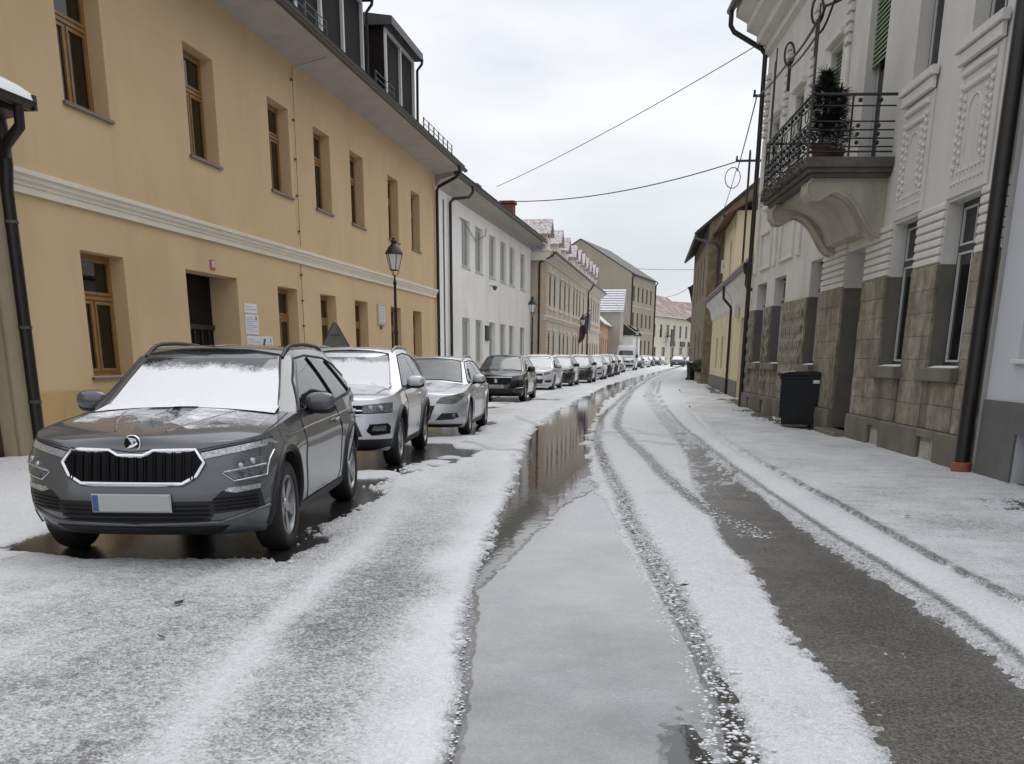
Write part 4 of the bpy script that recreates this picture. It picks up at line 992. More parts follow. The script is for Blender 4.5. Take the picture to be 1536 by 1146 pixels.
# eave cornice and roof
MB().prism([(0, 9.0), (-.12, 9.05), (-.12, 9.25), (-.34, 9.3), (-.34, 9.5), (-.62, 9.62), (-.62, 9.8), (-.92, 9.95), (-.92, 10.12), (0, 10.2)], -GL - .15, 0, 'x').build('cornice', M['grey_trim'], gr)
rf = MB(); roof_slab(rf, -GL - .3, 0, -1.0, 10.14, 5.5, 14); roof_slab(rf, -GL - .3, 0, 12, 10.14, 5.5, 14, -.12); rf.build('roof', M['roof_dark'], gr)
gutter(gr, -GL - .35, 0, -1.05, 10.15, .1)
pipe(gr, [(-GL - .1, -1.05, 10.1), (-GL - .1, -1.05, 9.75), (-GL - .1, -.95, 9.6), (-GL - .08, -.2, 9.2), (-GL - .05, -.1, 9.05), (-GL - .05, -.1, 0)], .065)
o = pipe(gr, [(-.02, -.12, 10), (-.02, -.12, .14)], .095)
MB().lathe([(.10, .18), (.125, .17), (.12, 0), (.10, -.02)], 14, (-.02, -.12, 0)).build('pipe_shoe', mat('terracotta_pipe', (.30, .085, .045), .5), o, smooth=50)
MB().cbox(-.42, -.22, -.06, -.003, 3.92, 4.0, .01).build('pipe_bracket', M['zinc'], gr)
# balcony
bal = empty('balcony', (0, 0, 0)); bal.parent = gr
BA, BB, BO = 4.9, 8.95, 1.41
x0, x1 = X2(BA, BB)
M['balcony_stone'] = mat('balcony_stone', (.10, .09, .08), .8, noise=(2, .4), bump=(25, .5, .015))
M['console_stone'] = mat('console_stone', (.42, .39, .325), .85, noise=(1.2, .2), bump=(35, .35, .008), dirt=((.27, .25, .2), 1.1, .5, .75))
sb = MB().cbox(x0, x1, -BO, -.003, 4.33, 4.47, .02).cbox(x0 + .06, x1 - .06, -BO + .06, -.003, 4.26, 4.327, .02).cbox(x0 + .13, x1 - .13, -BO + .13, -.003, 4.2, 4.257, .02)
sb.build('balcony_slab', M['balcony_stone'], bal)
def console(a):
    prof = [(0, 4.197), (-1.2, 4.197), (-1.28, 4.10), (-1.28, 3.98), (-1.20, 3.88), (-1.08, 3.87), (-.98, 3.93), (-.90, 3.99), (-.78, 4.0), (-.62, 3.93), (-.48, 3.80), (-.36, 3.62), (-.25, 3.45), (-.16, 3.36), (0, 3.30)]
    c = MB().prism(prof, -a - .42, -a, 'x').build('console', M['console_stone'], bal)
    rim = [(y, z) for y, z in prof[1:]]; pr_ = rim + [(y + .0 + (.07 if y < -.9 else .05), z + .06) for y, z in rim[::-1]]
    for e in (-a - .425, -a - .03):
        t = MB().tube([(e + .02, y + .0, z) for y, z in rim], .032, 8); t.build('console_moulding', M['console_stone'], c, smooth=60)
console(5.15); console(8.2)
MB().prism([(0, 4.196), (-1.12, 4.196), (-1.12, 4.12), (-.9, 4.1), (-.62, 4.0), (-.42, 3.84), (-.30, 3.66), (-.22, 3.46), (0, 3.42)], -8.2, -5.57, 'x').build('console_back', M['console_stone'], bal, smooth=30)
mo = MB(); rnd2 = random.Random(5)
for k in range(900):
    x = rnd2.uniform(x0, x1); y = -BO - rnd2.uniform(-.03, .05); z = 4.47 - rnd2.random() ** 2 * .25; a = rnd2.uniform(0, 6.28); s = rnd2.uniform(.015, .05)
    mo.add([(x, y, z), (x + s * math.cos(a), y - .03 * rnd2.random(), z + s * math.sin(a)), (x + s * math.cos(a + .7), y - .02, z + s * math.sin(a + .7))], [(0, 1, 2)])
o = mo.build('dry_moss', mat('dry_moss', (.05, .042, .028), .9, noise=(9, .5)), bal); o['kind'] = 'stuff'
# railing: rails round three sides, posts, balls
M['iron'] = mat('painted_iron', (.012, .014, .014), .45, noise=(6, .3))
e = .05; loop = [(x1 - e, -.05), (x1 - e, -BO + e), (x0 + e, -BO + e), (x0 + e, -.05)]
for z, r in ((5.36, .022), (5.20, .012), (4.98, .012), (4.86, .012), (4.74, .012), (4.62, .012), (4.55, .014)):
    MB().tube([(p[0], p[1], z) for p in loop], r, 6).build('rail', M['iron'], bal, smooth=60)
ps = [(x1 - e, -BO + e), (x1 - e, -.73), (x1 - e, -.35)] + [(x1 - e - (x1 - x0 - .1) * k / 5, -BO + e) for k in range(1, 6)] + [(x0 + e, -.73)]
pm_ = MB().box(-.013, .013, -.013, .013, 4.47, 5.36).mesh('baluster', M['iron'])
for q in ps: link('baluster', pm_, bal, (q[0], q[1], 0))
ball = MB().lathe([(0, -.035), (.025, -.025), (.035, 0), (.025, .025), (0, .035)], 8).mesh('ball', M['iron'], 60)
curl = MB()
for z in (5.28, 4.92, 4.80, 4.68):
    for y in (-.30, -.62, -.95, -1.2): link('ball', ball, bal, (x1 - e, y, z))
    for k in range(14): link('ball', ball, bal, (x1 - .2 - k * .28, -BO + e, z))
for k in range(7):
    cx = x1 - .3 - k * .56
    MB().tube([(cx + .12 * math.cos(t), -BO + e - .02, 5.09 + .09 * math.sin(t)) for t in [i * .63 for i in range(11)]], .009, 5).build('scroll', M['iron'], bal, smooth=60)
for cx, top in ((x1 - e, 6.6), (x1 - e - .07, 6.45), (x0 + .4, 6.9), (x0 + .3, 6.7)):
    MB().tube([(cx, -BO + e, 4.47), (cx, -BO + e, top)], .014, 6).build('cable_pole', M['iron'], bal, smooth=60)

# plants on the balcony
def conifer(name, label, wx, wy, wz, h, r, n, seed, pot=True):
    rt = empty(name, (wx, wy, wz)); tag(rt, label, 'plant')
    rr = random.Random(seed)
    z0 = 0
    if pot:
        MB().lathe([(0, 0), (.12, 0), (.155, .2), (.17, .2), (.17, .25), (.14, .25), (.13, .21), (0, .2)], 14).build('pot', M['terracotta'], rt, smooth=40); z0 = .2
    MB().tube([(0, 0, z0), (.01, 0, z0 + h * .5), (0, .01, z0 + h * .95)], [.018, .014, .004], 6).build('stem', M['bark'], rt, smooth=60)
    mb = MB()
    for k in range(n):
        t = rr.random() ** .8; zz = z0 + .08 + t * h; rad = r * (1.05 - t * .75) * (.75 + .35 * math.sin(9 * t + seed)); a = rr.uniform(0, 6.283); q = rad * math.sqrt(rr.random())
        x, y = q * math.cos(a), q * math.sin(a); L = rr.uniform(.06, .2); el = rr.uniform(-.5, .7)
        d = Vector((math.cos(a) * math.cos(el), math.sin(a) * math.cos(el), math.sin(el))) * L; s = Vector((-math.sin(a), math.cos(a), rr.uniform(-.4, .4))) * .011
        p = Vector((x, y, zz)); mb.add([p - s, p + s, p + d + s * .3, p + d - s * .3], [(0, 1, 2, 3)])
    mb.build('foliage', M['needles'], rt)
    return rt
M['terracotta'] = mat('terracotta', (.095, .05, .04), .7, noise=(4, .2)); M['bark'] = mat('bark', (.05, .035, .025), .9)
M['needles'] = mat('dark_needles', (.022, .034, .022), .7, noise=(7, .5))
def on_grey(s, y, z):  # world point from facade coordinates
    a = math.radians(H5); return (3.87 - s * math.sin(a) + y * math.cos(a), 13.83 + s * math.cos(a) + y * math.sin(a), z)
conifer('potted_conifer', 'taller dark conifer in terracotta pot at the street corner of the balcony', *on_grey(5.35, -1.08, 4.47), 1.0, .32, 2600, 2)
conifer('potted_conifer', 'smaller dark conifer pressed behind the taller one on the balcony', *on_grey(5.8, -.75, 4.47), .85, .26, 1500, 5)

# ------------------------------------------------------------ pale grey house, nearest on the right
pg = frame_right('pale_grey_house', 3.885, 13.66, -H5)
tag(pg, 'smooth pale grey house with dark plinth at the near end of the right side', 'house')
M['pale_grey'] = mat('pale_grey_render', (.52, .53, .56), .85, noise=(.5, .04), bump=(60, .25, .005)); M['plinth_dark'] = mat('dark_grey_plinth', (.12, .117, .112), .8, noise=(2, .15), bump=(50, .3, .006))
mb = MB(); facade(mb, 0, 12, -.1, 8, [(.75, 2.0, 1.42, 3.4), (1.05, 1.8, .02, .6)], .3, y=.0); shell(mb, 0, 12, 8, 9); mb.build('wall', M['pale_grey'], pg)
MB().box(.0, 1.045, -.03, -.003, -.1, .95).box(1.805, 12, -.03, -.003, -.1, .95).box(1.046, 1.804, -.03, -.003, .6, .95).build('plinth', M['plinth_dark'], pg)
window(pg, .75, 2.0, 1.42, 3.4, .15, 'two', M['white_frame'], sill=.06, sill_m=M['white_frame'])

# ------------------------------------------------------------ yellow cottage and the houses beyond, right
M['yellow_wall'] = mat('cream_yellow_plaster', (.64, .555, .35), .85, noise=(.6, .08), bump=(40, .3, .008), dirt=((.48, .42, .29), .7, .52, .8))
M['cove'] = mat('pale_cove_plaster', (.64, .625, .60), .85, noise=(1, .1))
yc = frame_right('yellow_cottage', 2.58, 31.72, -1.1)
tag(yc, 'low cream yellow cottage with deep coved eave beside the grey house', 'house')
L_ = 22.5
ow = [(14.3, 15.2, .95, 2.25), (17.6, 18.5, .95, 2.25), (10.2, 11.4, 0, 2.4), (4.4, 6.3, 0, 2.7)]
mb = MB(); facade(mb, -L_, 0, -.1, 3.1, [(*X2(a, b), c, d) for a, b, c, d in ow], .3); shell(mb, -L_, 0, 3.1, 9); mb.build('wall', M['yellow_wall'], yc)
for a, b, c, d in ow[:2]: window(yc, *X2(a, b), c, d, .14, 'two', M['dark_frame'], M['pane_dark'])
MB().box(*X2(10.2, 11.4), .22, .27, 0, 2.4).build('door', M['dark_frame'], yc)
o = MB().box(*X2(4.4, 6.3), .16, .2, 0, 2.7).build('gate', mat('pale_gate_paint', (.34, .33, .29), .6, noise=(4, .15)), yc)
for k in range(6): MB().cbox(*X2(4.45 + k * .31, 4.72 + k * .31), .14, .158, .05, 2.62, .008).build('plank', M['cove'], o)
for a, b in ((0, 4.39), (6.31, 10.19), (11.41, L_)): MB().cbox(*X2(a, b), -.035, -.003, -.1, .62, .01).build('plinth', mat('grey_plinth', (.16, .15, .135), .85, noise=(2, .2)), yc)
for k in range(2):
    a, b = ((0, 9.6), (9.9, L_))[k]
    MB().prism([(0, 3.05), (-.06, 3.12), (-.10, 3.25), (-.13, 3.45), (-.20, 3.62), (-.34, 3.76), (-.36, 3.9), (0, 3.9)], *X2(a, b), 'x').build('cove', M['cove'], yc, smooth=40)
gutter(yc, -L_, -.05, -.42, 3.98, .075)
rf = MB(); roof_slab(rf, -L_, 0, -.40, 3.98, 4.5, 7.0); rf.build('roof', M['tiles'], yc)
MB().prism([(-.38, 4.04), (-.30, 4.13), (1.2, 5.05), (1.2, 4.9)], -L_, -.1, 'x').build('roof_snow', M['snow_white'], yc)
pipe(yc, [(-.35, -.42, 3.9), (-.34, -.42, 3.4), (-.3, -.38, 3.3), (0, -.2, 3.22)], .05); pipe(yc, [(-9.75, -.42, 3.92), (-9.75, -.40, 3.5), (-9.75, -.12, 3.2), (-9.75, -.1, 3.05), (-9.75, -.1, 0)], .05)
MB().lathe([(.09, 0), (.13, .14), (.13, .3), (.05, .34)], 10, (-.34, -.42, 3.68)).build('hopper', M['pipe'], yc, smooth=50)
MB().cbox(-7.6, -7.0, -.2, -.02, 2.75, 3.15, .02).build('meter_box', M['cove'], yc)
# taller yellow part behind
yu = frame_right('yellow_upper_house', 2.78, 50, -1.1)
tag(yu, 'taller yellow house wall rising behind the cottage roof', 'house')
mb = MB(); facade(mb, -8, 0, -.1, 7.55, [(-3.2, -2.2, 5.0, 6.6)], .25); shell(mb, -8, 0, 7.55, 9); mb.build('wall', M['yellow_wall'], yu)
window(yu, -3.2, -2.2, 5.0, 6.6, .14, 'two', M['pale_frame'], M['pane_dark'])
M['rust_roof'] = mat('brown_tile_edge', (.16, .08, .06), .7, noise=(4, .3))
MB().prism([(-.5, 7.35), (-.5, 7.47), (4.5, 10.2), (9.4, 7.5), (9.4, 7.4), (4.5, 10.05)], -8.3, .55, 'x').build('roof', M['rust_roof'], yu)
MB().tube([(-.2, -.55, 7.35), (-8.2, -.55, 7.35)], .07, 8).build('gutter', M['pipe'], yu, smooth=60)
bk = mat('weathered_brick', (.20, .165, .11), .85, noise=(2.5, .4), bump=(12, .6, .03), dirt=((.30, .27, .2), .8, .5, .75))
br = simple_house('brown_brick_house', 'weathered brown brick house with grey drainpipes past the cottage', 1.85, 57.6, -1.0, 18, 7.9, 10, 12, bk, M['roof_dark'], [(3, 4, 4.6, 6.6), (6.5, 7.5, 4.6, 6.6), (10, 11, 4.6, 6.6), (14, 15, 4.6, 6.6), (4, 5, 1, 2.8), (9, 10, 1, 2.8)], side='r', over=.6)
pipe(br, [(-.25, -.7, 7.5), (-.22, -.6, 7.2), (.05, .35, 6.9), (.06, .5, 6.7), (.06, .5, 4)], .06, m=M['zinc'])
pipe(br, [(.07, 1.2, 7.9), (.07, 1.2, 7.0), (.07, .9, 6.8), (.07, .9, 4)], .05, m=M['zinc'])
ac = empty('air_conditioner', (2.95, 57.35, 5.5)); tag(ac, 'white air conditioner unit high on the brown brick wall', 'air conditioner')
MB().cbox(-.42, .42, -.2, .2, 0, .62, .02).build('casing', M['white_enamel'], ac); MB().lathe([(.24, -.215), (.24, -.205), (.2, -.205), (.2, -.215)], 18, (-.1, 0, .31), 'y').lathe([(.0, -.212), (.2, -.208)], 18, (-.1, 0, .31), 'y').build('fan_grille', M['zinc'], ac)
dk = mat('dark_grey_render', (.17, .158, .138), .9, noise=(.8, .25), dirt=((.22, .2, .15), .5, .55, .8))
dh = simple_house('dark_grey_house', 'narrow dark grey house with projecting gutter far along the right', 2.02, 76, 1.8, 20, 6.3, 9, 9.5, dk, M['roof_dark'], [(3, 4, 3.9, 5.5), (8, 9, 3.9, 5.5), (13, 14, 3.9, 5.5), (3, 4, .8, 2.6), (8, 9, .8, 2.6)], side='r', over=.7)
MB().box(-20, -.01, -.03, -.003, -.1, 3.2).build('ground_floor_render', M['yellow_wall'], dh)
pipe(dh, [(-.3, -.78, 6.0), (-.3, -.6, 5.6), (-.2, -.12, 5.3), (-.2, -.12, 0)], .07)
ch = simple_house('canopy_house', 'far low house with red tiled canopy roof at the right bend', 3.0, 97, 4, 24, 5.2, 9, 7.6, dk, M['tile_red'], [(4, 5, 1, 3), (10, 11, 1, 3)], side='r', over=1.4)
# ------------------------------------------------------------ street furniture
def lamp_root():
    r = empty('street_lamp'); tag(r, 'x', 'street lamp', 'old fashioned lanterns along the left pavement')
    prof = [(.13, 0), (.13, .08), (.10, .14), (.10, .55), (.075, .62), (.06, .70), (.05, .78), (.046, 2.0), (.055, 2.02), (.055, 2.08), (.042, 2.12), (.036, 3.25), (.05, 3.27), (.05, 3.33), (.028, 3.38), (.022, 3.5)]
    MB().lathe(prof, 14).build('pole', M['black_metal'], r, smooth=50)
    hd = MB(); n = 6
    def ring(rad, z): return [(rad * math.cos(2 * math.pi * k / n), rad * math.sin(2 * math.pi * k / n), z) for k in range(n)]
    zb, zt, rb, rt = 3.62, 4.02, .115, .215
    a, b = ring(rb, zb), ring(rt, zt)
    for k in range(n): hd.tube([a[k], b[k]], .011, 5)
    hd.tube(a + [a[0], a[1]], .013, 5); hd.tube(b + [b[0], b[1]], .016, 5)
    for k in range(3):
        t = 2.1 * k; hd.tube([(0, 0, 3.48), (.06 * math.cos(t), .06 * math.sin(t), 3.5), (.10 * math.cos(t), .10 * math.sin(t), 3.56), (.10 * math.cos(t), .10 * math.sin(t), 3.63)], .01, 5)
    h = hd.build('lantern_frame', M['black_metal'], r)
    MB().lathe([(.25, 4.02), (.24, 4.05), (.19, 4.12), (.15, 4.19), (.07, 4.27), (.07, 4.31), (.09, 4.32), (.085, 4.35), (.03, 4.38), (.045, 4.41), (.0, 4.45)], 12).build('lantern_cap', M['black_metal'], h, smooth=30)
    for k in range(n):
        k2 = (k + 1) % n; s = .97
        MB().add([Vector(a[k]) * 1, Vector(a[k2]), Vector(b[k2]), Vector(b[k])], [(0, 1, 2, 3)]).build('lantern_pane', M['lamp_glass'], h)
    MB().lathe([(0, 3.66), (.03, 3.68), (.045, 3.8), (.03, 3.9), (0, 3.92)], 8).build('bulb', M['white_enamel'], h, smooth=60)
    return r
M['lamp_glass'] = mat('frosted_lantern_glass', (.70, .71, .70), .25)
lamp0 = lamp_root()
for i, (x, y, sc_, lb) in enumerate(((-6.98, 27.4, .96, 'black lantern lamp post in front of the ochre house'), (-7.1, 56.8, .99, 'black lantern lamp post at the end of the white house'),
                          (-6.55, 84.0, 1.02, 'black lantern lamp post before the beige house'), (-3.6, 130, 1.06, 'farthest black lantern lamp post before the tall olive house'))):
    o = lamp0 if i == 0 else copy_tree(lamp0)
    o.location = (x, y, 0); o.scale = (sc_,) * 3; o['label'] = lb; o.rotation_euler = (0, 0, .3 * i)

# warning sign seen from the back
sg = empty('road_sign', (-6.98, 22.2, 0)); tag(sg, 'grey back of a triangular road sign behind the parked silver SUV', 'sign')
MB().tube([(0, .03, 0), (0, .03, 2.0)], .03, 10).build('post', M['zinc'], sg, smooth=60)
M['sign_back'] = mat('grey_sign_back', (.16, .165, .165), .5, metal=.3, noise=(3, .15))
tri = [(-.46, 1.27), (.46, 1.27), (.47, 1.30), (.03, 2.06), (-.03, 2.06), (-.47, 1.30)]
MB().prism(tri, -.012, .0, 'y').build('sign_plate', M['sign_back'], sg)
MB().tube([(x, -.012, z) for x, z in tri + [tri[0]]], .012, 6).build('sign_rim', M['zinc'], sg, smooth=60)
MB().box(-.30, .30, -.03, -.012, 1.5, 1.53).box(-.1, .1, -.03, -.012, 1.8, 1.83).build('sign_bracket', M['zinc'], sg)

# wheelie bins
M['bin'] = mat('black_bin_plastic', (.010, .011, .014), .5, spec=.3, noise=(3, .15), bump=(80, .1, .003))
def bin_root(label):
    r = empty('wheelie_bin'); tag(r, label, 'bin', 'black wheelie bins on the right pavement')
    b = MB(); n = [(-.24, .32), (.24, .32), (.24, -.30), (-.24, -.30)]; t = [(-.29, .40), (.29, .40), (.29, -.37), (-.29, -.37)]
    z0, z1 = .06, .98
    b.add([(x, y, z0) for x, y in n] + [(x, y, z1) for x, y in t], [(3, 2, 1, 0), (4, 5, 6, 7), (0, 1, 5, 4), (1, 2, 6, 5), (2, 3, 7, 6), (3, 0, 4, 7)])
    b.cbox(-.31, .31, -.40, .42, .93, 1.0, .015)
    for s in (-.16, 0, .16): b.box(s - .012, s + .012, -.36, -.30, .2, .92)
    bo = b.build('body', M['bin'], r)
    bm = bmesh.new(); bm.from_mesh(bo.data); bmesh.ops.bevel(bm, geom=[e for e in bm.edges if e.calc_length() > .3], offset=.014, segments=2, affect='EDGES'); bm.to_mesh(bo.data); bm.free()
    MB().prism([(-.45, 1.005), (-.44, 1.035), (-.2, 1.075), (.3, 1.085), (.44, 1.06), (.47, 1.005)], -.32, .32, 'x').build('lid', M['bin'], r)
    MB().tube([(-.22, .43, .96), (-.22, .54, .98), (.22, .54, .98), (.22, .43, .96)], .018, 8).build('handle', M['bin'], r, smooth=60)
    w = MB().lathe([(.03, -.02), (.10, -.025), (.10, .025), (.03, .02)], 16, axis='x').mesh('wheel', M['bin'], 40)
    link('wheel', w, r, (-.27, .36, .10)); link('wheel', w, r, (.27, .36, .10))
    MB().box(.291, .296, .25, .37, .86, .92).build('sticker', M['white_enamel'], r)
    MB().prism([(-.40, 1.02), (-.36, 1.06), (-.1, 1.09), (-.12, 1.06)], -.28, .1, 'x').build('lid_snow', M['snow_white'], r)
    return r
b0_ = bin_root('large black wheelie bin on the pavement beside the grey house door'); b0_.location = (2.72, 22.45, .05); b0_.rotation_euler = (0, 0, math.radians(-96))
b0_.scale = (1.02,) * 3
b1_ = copy_tree(b0_); b1_['label'] = 'distant black wheelie bin beside the stone planter'; b1_.location = (1.62, 66, .02); b1_.rotation_euler = (0, 0, math.radians(15))
# stone planter with a green shrub
pt = empty('planter', (1.95, 58.3, .02)); tag(pt, 'grey stone planter holding a leafy green shrub', 'planter')
MB().lathe([(0, 0), (.28, 0), (.34, .5), (.38, .52), (.38, .6), (.3, .6), (.28, .5), (0, .5)], 14).build('pot', M['stone_pale'], pt, smooth=40)
M['leaf_green'] = mat('shrub_leaf', (.05, .085, .025), .6, noise=(6, .4))
rr = random.Random(9); mb = MB()
for k in range(700):
    v = Vector((rr.gauss(0, 1), rr.gauss(0, 1), rr.gauss(0, .75))).normalized() * rr.random() ** .4
    p = Vector((v.x * .62, v.y * .62, .92 + v.z * .42)); d = Vector((rr.gauss(0, 1), rr.gauss(0, 1), rr.gauss(0, 1))).normalized() * .09; s = d.orthogonal().normalized() * .035
    mb.add([p - d, p + s, p + d, p - s], [(0, 1, 2, 3)])
mb.build('foliage', M['leaf_green'], pt)
# flag on the beige house
fl = empty('flag', (-7.42, 90, 3.25)); tag(fl, 'drooping dark tricolour flag on an angled pole at the beige house', 'flag')
MB().tube([(-.1, 0, .9), (1.05, -.25, 1.8)], .03, 8).build('flagpole', M['zinc'], fl, smooth=60)
mb = MB(); nx, nz = 12, 10
cols = [mat('flag_red', (.12, .035, .045), .8), mat('flag_blue', (.05, .055, .10), .8), mat('flag_white', (.40, .40, .42), .8)]
for i in range(nx):
    for j in range(nz):
        def P(i, j):
            u = i / nx; v = j / nz
            return (.98 - u * .80 + .07 * math.sin(u * 9 + v * 2), -.2 + .12 * math.sin(u * 11 + v), 1.6 - v * 1.35 - u * 1.15 * (.6 + .4 * v))
        mb.add([P(i, j), P(i + 1, j), P(i + 1, j + 1), P(i, j + 1)], [(0, 1, 2, 3)], 0 if i > 3 else (1 if i > 1 else 2))
mb.build('cloth', cols, fl, smooth=180)

# overhead wires
M['wire'] = mat('black_cable', (.02, .02, .022), .5)
def cable(label, pts, r, sag=0.0, cat='cable', group=None, n=24, extra=None):
    P = []
    for i in range(len(pts) - 1):
        a, b = Vector(pts[i]), Vector(pts[i + 1])
        for k in range(n):
            t = k / n; p = a.lerp(b, t); p.z -= sag * 4 * t * (1 - t); P.append(p)
    P.append(Vector(pts[-1]))
    o = MB().tube(P, r, 5).build('overhead_cable', M['wire'], smooth=60)
    return tag(o, label, cat, group)
cable('thin overhead wire rising from the white house to the grey house gutter', [(-7.93, 50, 8.64), (2.02, 31.3, 9.26)], .012, .15)
cable('thick sagging overhead cable from the white house to the roof mast', [(-8.44, 55, 8.7), (2.45, 46, 8.86)], .022, .42)
cable('slanting cable from the roof mast up to the wall bracket', [(2.42, 46, 8.5), (2.05, 31.6, 8.08)], .02, .05)
cable('slack cable dropping from the roof mast to the brick house', [(2.4, 46, 8.6), (2.25, 56, 7.8)], .015, .1)
cable('heavy twin cable climbing past the balcony poles', [(2.05, 31.6, 8.08), (2.01, 22.5, 6.75), (2.08, 19.0, 6.45), (2.12, 18.4, 6.5), (2.6, 17.0, 6.5)], .022, .06)
cable('second heavy cable running beside the balcony cable', [(2.02, 22.5, 6.62), (2.10, 19.0, 6.28), (2.18, 18.4, 6.35), (2.3, 16.5, 7.1)], .018, .05)
cable('faint distant wire from the tall olive house across the street', [(-5.2, 172, 14.4), (3.4, 150, 12.6)], .03, .1)
cable('distant sloping wire near the far red roofs', [(-.4, 150, 9.2), (2.2, 97, 7.6)], .025, .3)
for k, (x, y, z) in enumerate(((2.02, 22.4, 6.72), (2.07, 18.75, 6.42))):
    P = [(x - .02 + .09 * math.cos(t), y + .02 * math.sin(2 * t), z + .12 + .19 * math.sin(t)) for t in [i * .449 for i in range(15)]]
    o = MB().tube(P, .02, 6).tube([(x, y, z - .5), (x, y, z + .0)], .03, 8).build('cable_loop', M['wire'], smooth=60)
    tag(o, ['drip loop of black cable above the far balcony pole', 'drip loop of black cable above the near balcony pole'][k], 'cable')
ms = empty('roof_mast', (2.88, 46, 7.0)); tag(ms, 'black steel cable mast with crossarm on the cottage roof', 'mast')
MB().tube([(0, 0, -2.2), (0, 0, 2.1)], .045, 8).build('pole', M['black_metal'], ms, smooth=60)
MB().box(-.55, .55, -.035, .035, 1.82, 1.9).build('crossarm', M['black_metal'], ms)
for x in (-.5, 0): MB().lathe([(.03, 0), (.05, .03), (.03, .08), (.05, .12), (0, .16)], 8, (x, 0, 1.9 if x else 2.1)).build('insulator', M['black_metal'], ms, smooth=60)
MB().tube([(-.62 + .30 * math.cos(t), 0, 1.25 + .38 * math.sin(t)) for t in [i * .449 for i in range(15)]], .018, 5).build('cable_coil', M['wire'], ms, smooth=60)
wb = tag(MB().box(-.42, .1, -.03, .03, -.03, .03).tube([(-.38, 0, .0), (-.38, 0, .14)], .03, 6).build('wall_bracket', M['black_metal'], None, (2.36, 31.5, 8.08)), 'short black cable bracket at the far corner of the grey house', 'bracket')
# dead leaves and twigs on the snow
lfm = mat('dead_leaf', (.035, .028, .02), .8)
for k, (x, y, lb) in enumerate(((.18, 6.42, 'dead leaf lying on the snow between the tyre tracks'), (-2.74, 5.5, 'small dark twig on the slush in front of the grey SUV'), (-2.49, 4.77, 'smallest dark speck of leaf on the slush'), (2.2, 9.6, 'dead leaf lying on the snowy right pavement'))):
    s = .035 + .01 * (k % 2)
    z = .045 if k == 0 else (.075 if k == 3 else .03)
    o = MB().add([(-s, 0, 0), (-.3 * s, .5 * s, .012), (s, .1 * s, .02), (.1 * s, -.45 * s, .006), (0, 0, .004)], [(0, 4, 1), (1, 4, 2), (2, 4, 3), (3, 4, 0)]).build('dead_leaf', lfm, None, (x, y, z), (0, .1, k * 1.3)); tag(o, lb, 'leaf', 'bits of leaf on the snow')
# ------------------------------------------------------------ cars
def paint(name, c, metal=.2, rough=.32):
    m = mat(name, c, rough, metal=metal, coat=.8, bump=(240, .06, .002))
    m.node_tree.nodes['Principled BSDF'].inputs['Coat Roughness'].default_value = .04
    return m
P_GREY = paint('graphite_grey_paint', (.105, .11, .12), .25, .26)
P_GREY.node_tree.nodes['Principled BSDF'].inputs['Coat Weight'].default_value = .65; P_SILVER = paint('silver_paint', (.60, .615, .64), .35, .28); P_SILVER2 = paint('bright_silver_paint', (.52, .53, .545), .4, .28)
P_BLACK = paint('black_paint', (.008, .008, .010), .1, .15); P_DARK = paint('dark_blue_grey_paint', (.025, .028, .036)); P_WHITE = paint('white_paint', (.62, .63, .65), .0, .35)
P_ANTH = paint('anthracite_paint', (.04, .042, .045)); P_PALE = paint('pale_silver_paint', (.45, .46, .48), .3)
M['trim'] = mat('black_car_trim', (.012, .012, .013), .5, bump=(120, .15, .003))
M['gloss_black'] = mat('gloss_black', (.006, .006, .007), .28, spec=.12)
M['chrome'] = mat('chrome', (.75, .76, .78), .12, metal=1)
M['car_glass'] = mat('car_glass', (.010, .014, .014), .03, spec=.8)
M['screen_glass'] = mat('windscreen_glass', (.028, .036, .036), .06, spec=.8, noise=(2.5, .7))
M['frost_glass'] = mat('frosted_windscreen', (.15, .165, .17), .30, noise=(2.5, .25))
M['tyre'] = mat('tyre_rubber', (.012, .012, .012), .65, bump=(60, .3, .004))
M['alloy'] = mat('alloy_rim', (.33, .33, .34), .35, metal=.8)
M['alloy_dark'] = mat('dark_rim', (.05, .05, .052), .4, metal=.5)
M['lens'] = mat('headlight_lens', (.10, .108, .112), .08, spec=.8, noise=(26, .7))
M['lens_old'] = mat('hazy_headlight_lens', (.13, .14, .12), .15, spec=.7, noise=(8, .4))
M['lamp_bright'] = mat('lamp_reflector', (.42, .44, .46), .2, metal=.4, noise=(60, .5))
M['plate'] = mat('plate_white', (.40, .415, .41), .6); M['plate_blue'] = mat('plate_blue_strip', (.04, .10, .28), .6)

def smooth_interp(pts, sig=.12):
    xs = np.array([p[0] for p in pts], float); zs = np.array([p[1] for p in pts], float)
    g = np.linspace(xs[0] - 1, xs[-1] + 1, 700); v = np.interp(g, xs, zs); dxg = g[1] - g[0]
    k = int(3 * sig / dxg) + 1; w = np.exp(-.5 * (np.arange(-k, k + 1) * dxg / sig) ** 2); w /= w.sum()
    vp = np.pad(v, k, mode='edge'); v = np.convolve(vp, w, 'valid')
    return lambda x: np.interp(x, g, v)

def loft(levels):
    """levels: list of half outlines [(x,y,z)...] from front centre round to rear centre"""
    V = []; Fs = []; n = len(levels[0])
    full = n * 2 - 2
    for L in levels:
        V += list(L); V += [(x, -y, z) for x, y, z in L[-2:0:-1]]
    for i in range(len(levels) - 1):
        for k in range(full):
            k2 = (k + 1) % full
            Fs.append((i * full + k, i * full + k2, (i + 1) * full + k2, (i + 1) * full + k))
    Fs.append(tuple(range(full)))
    Fs.append(tuple((len(levels) - 1) * full + k for k in range(full))[::-1])
    return V, Fs

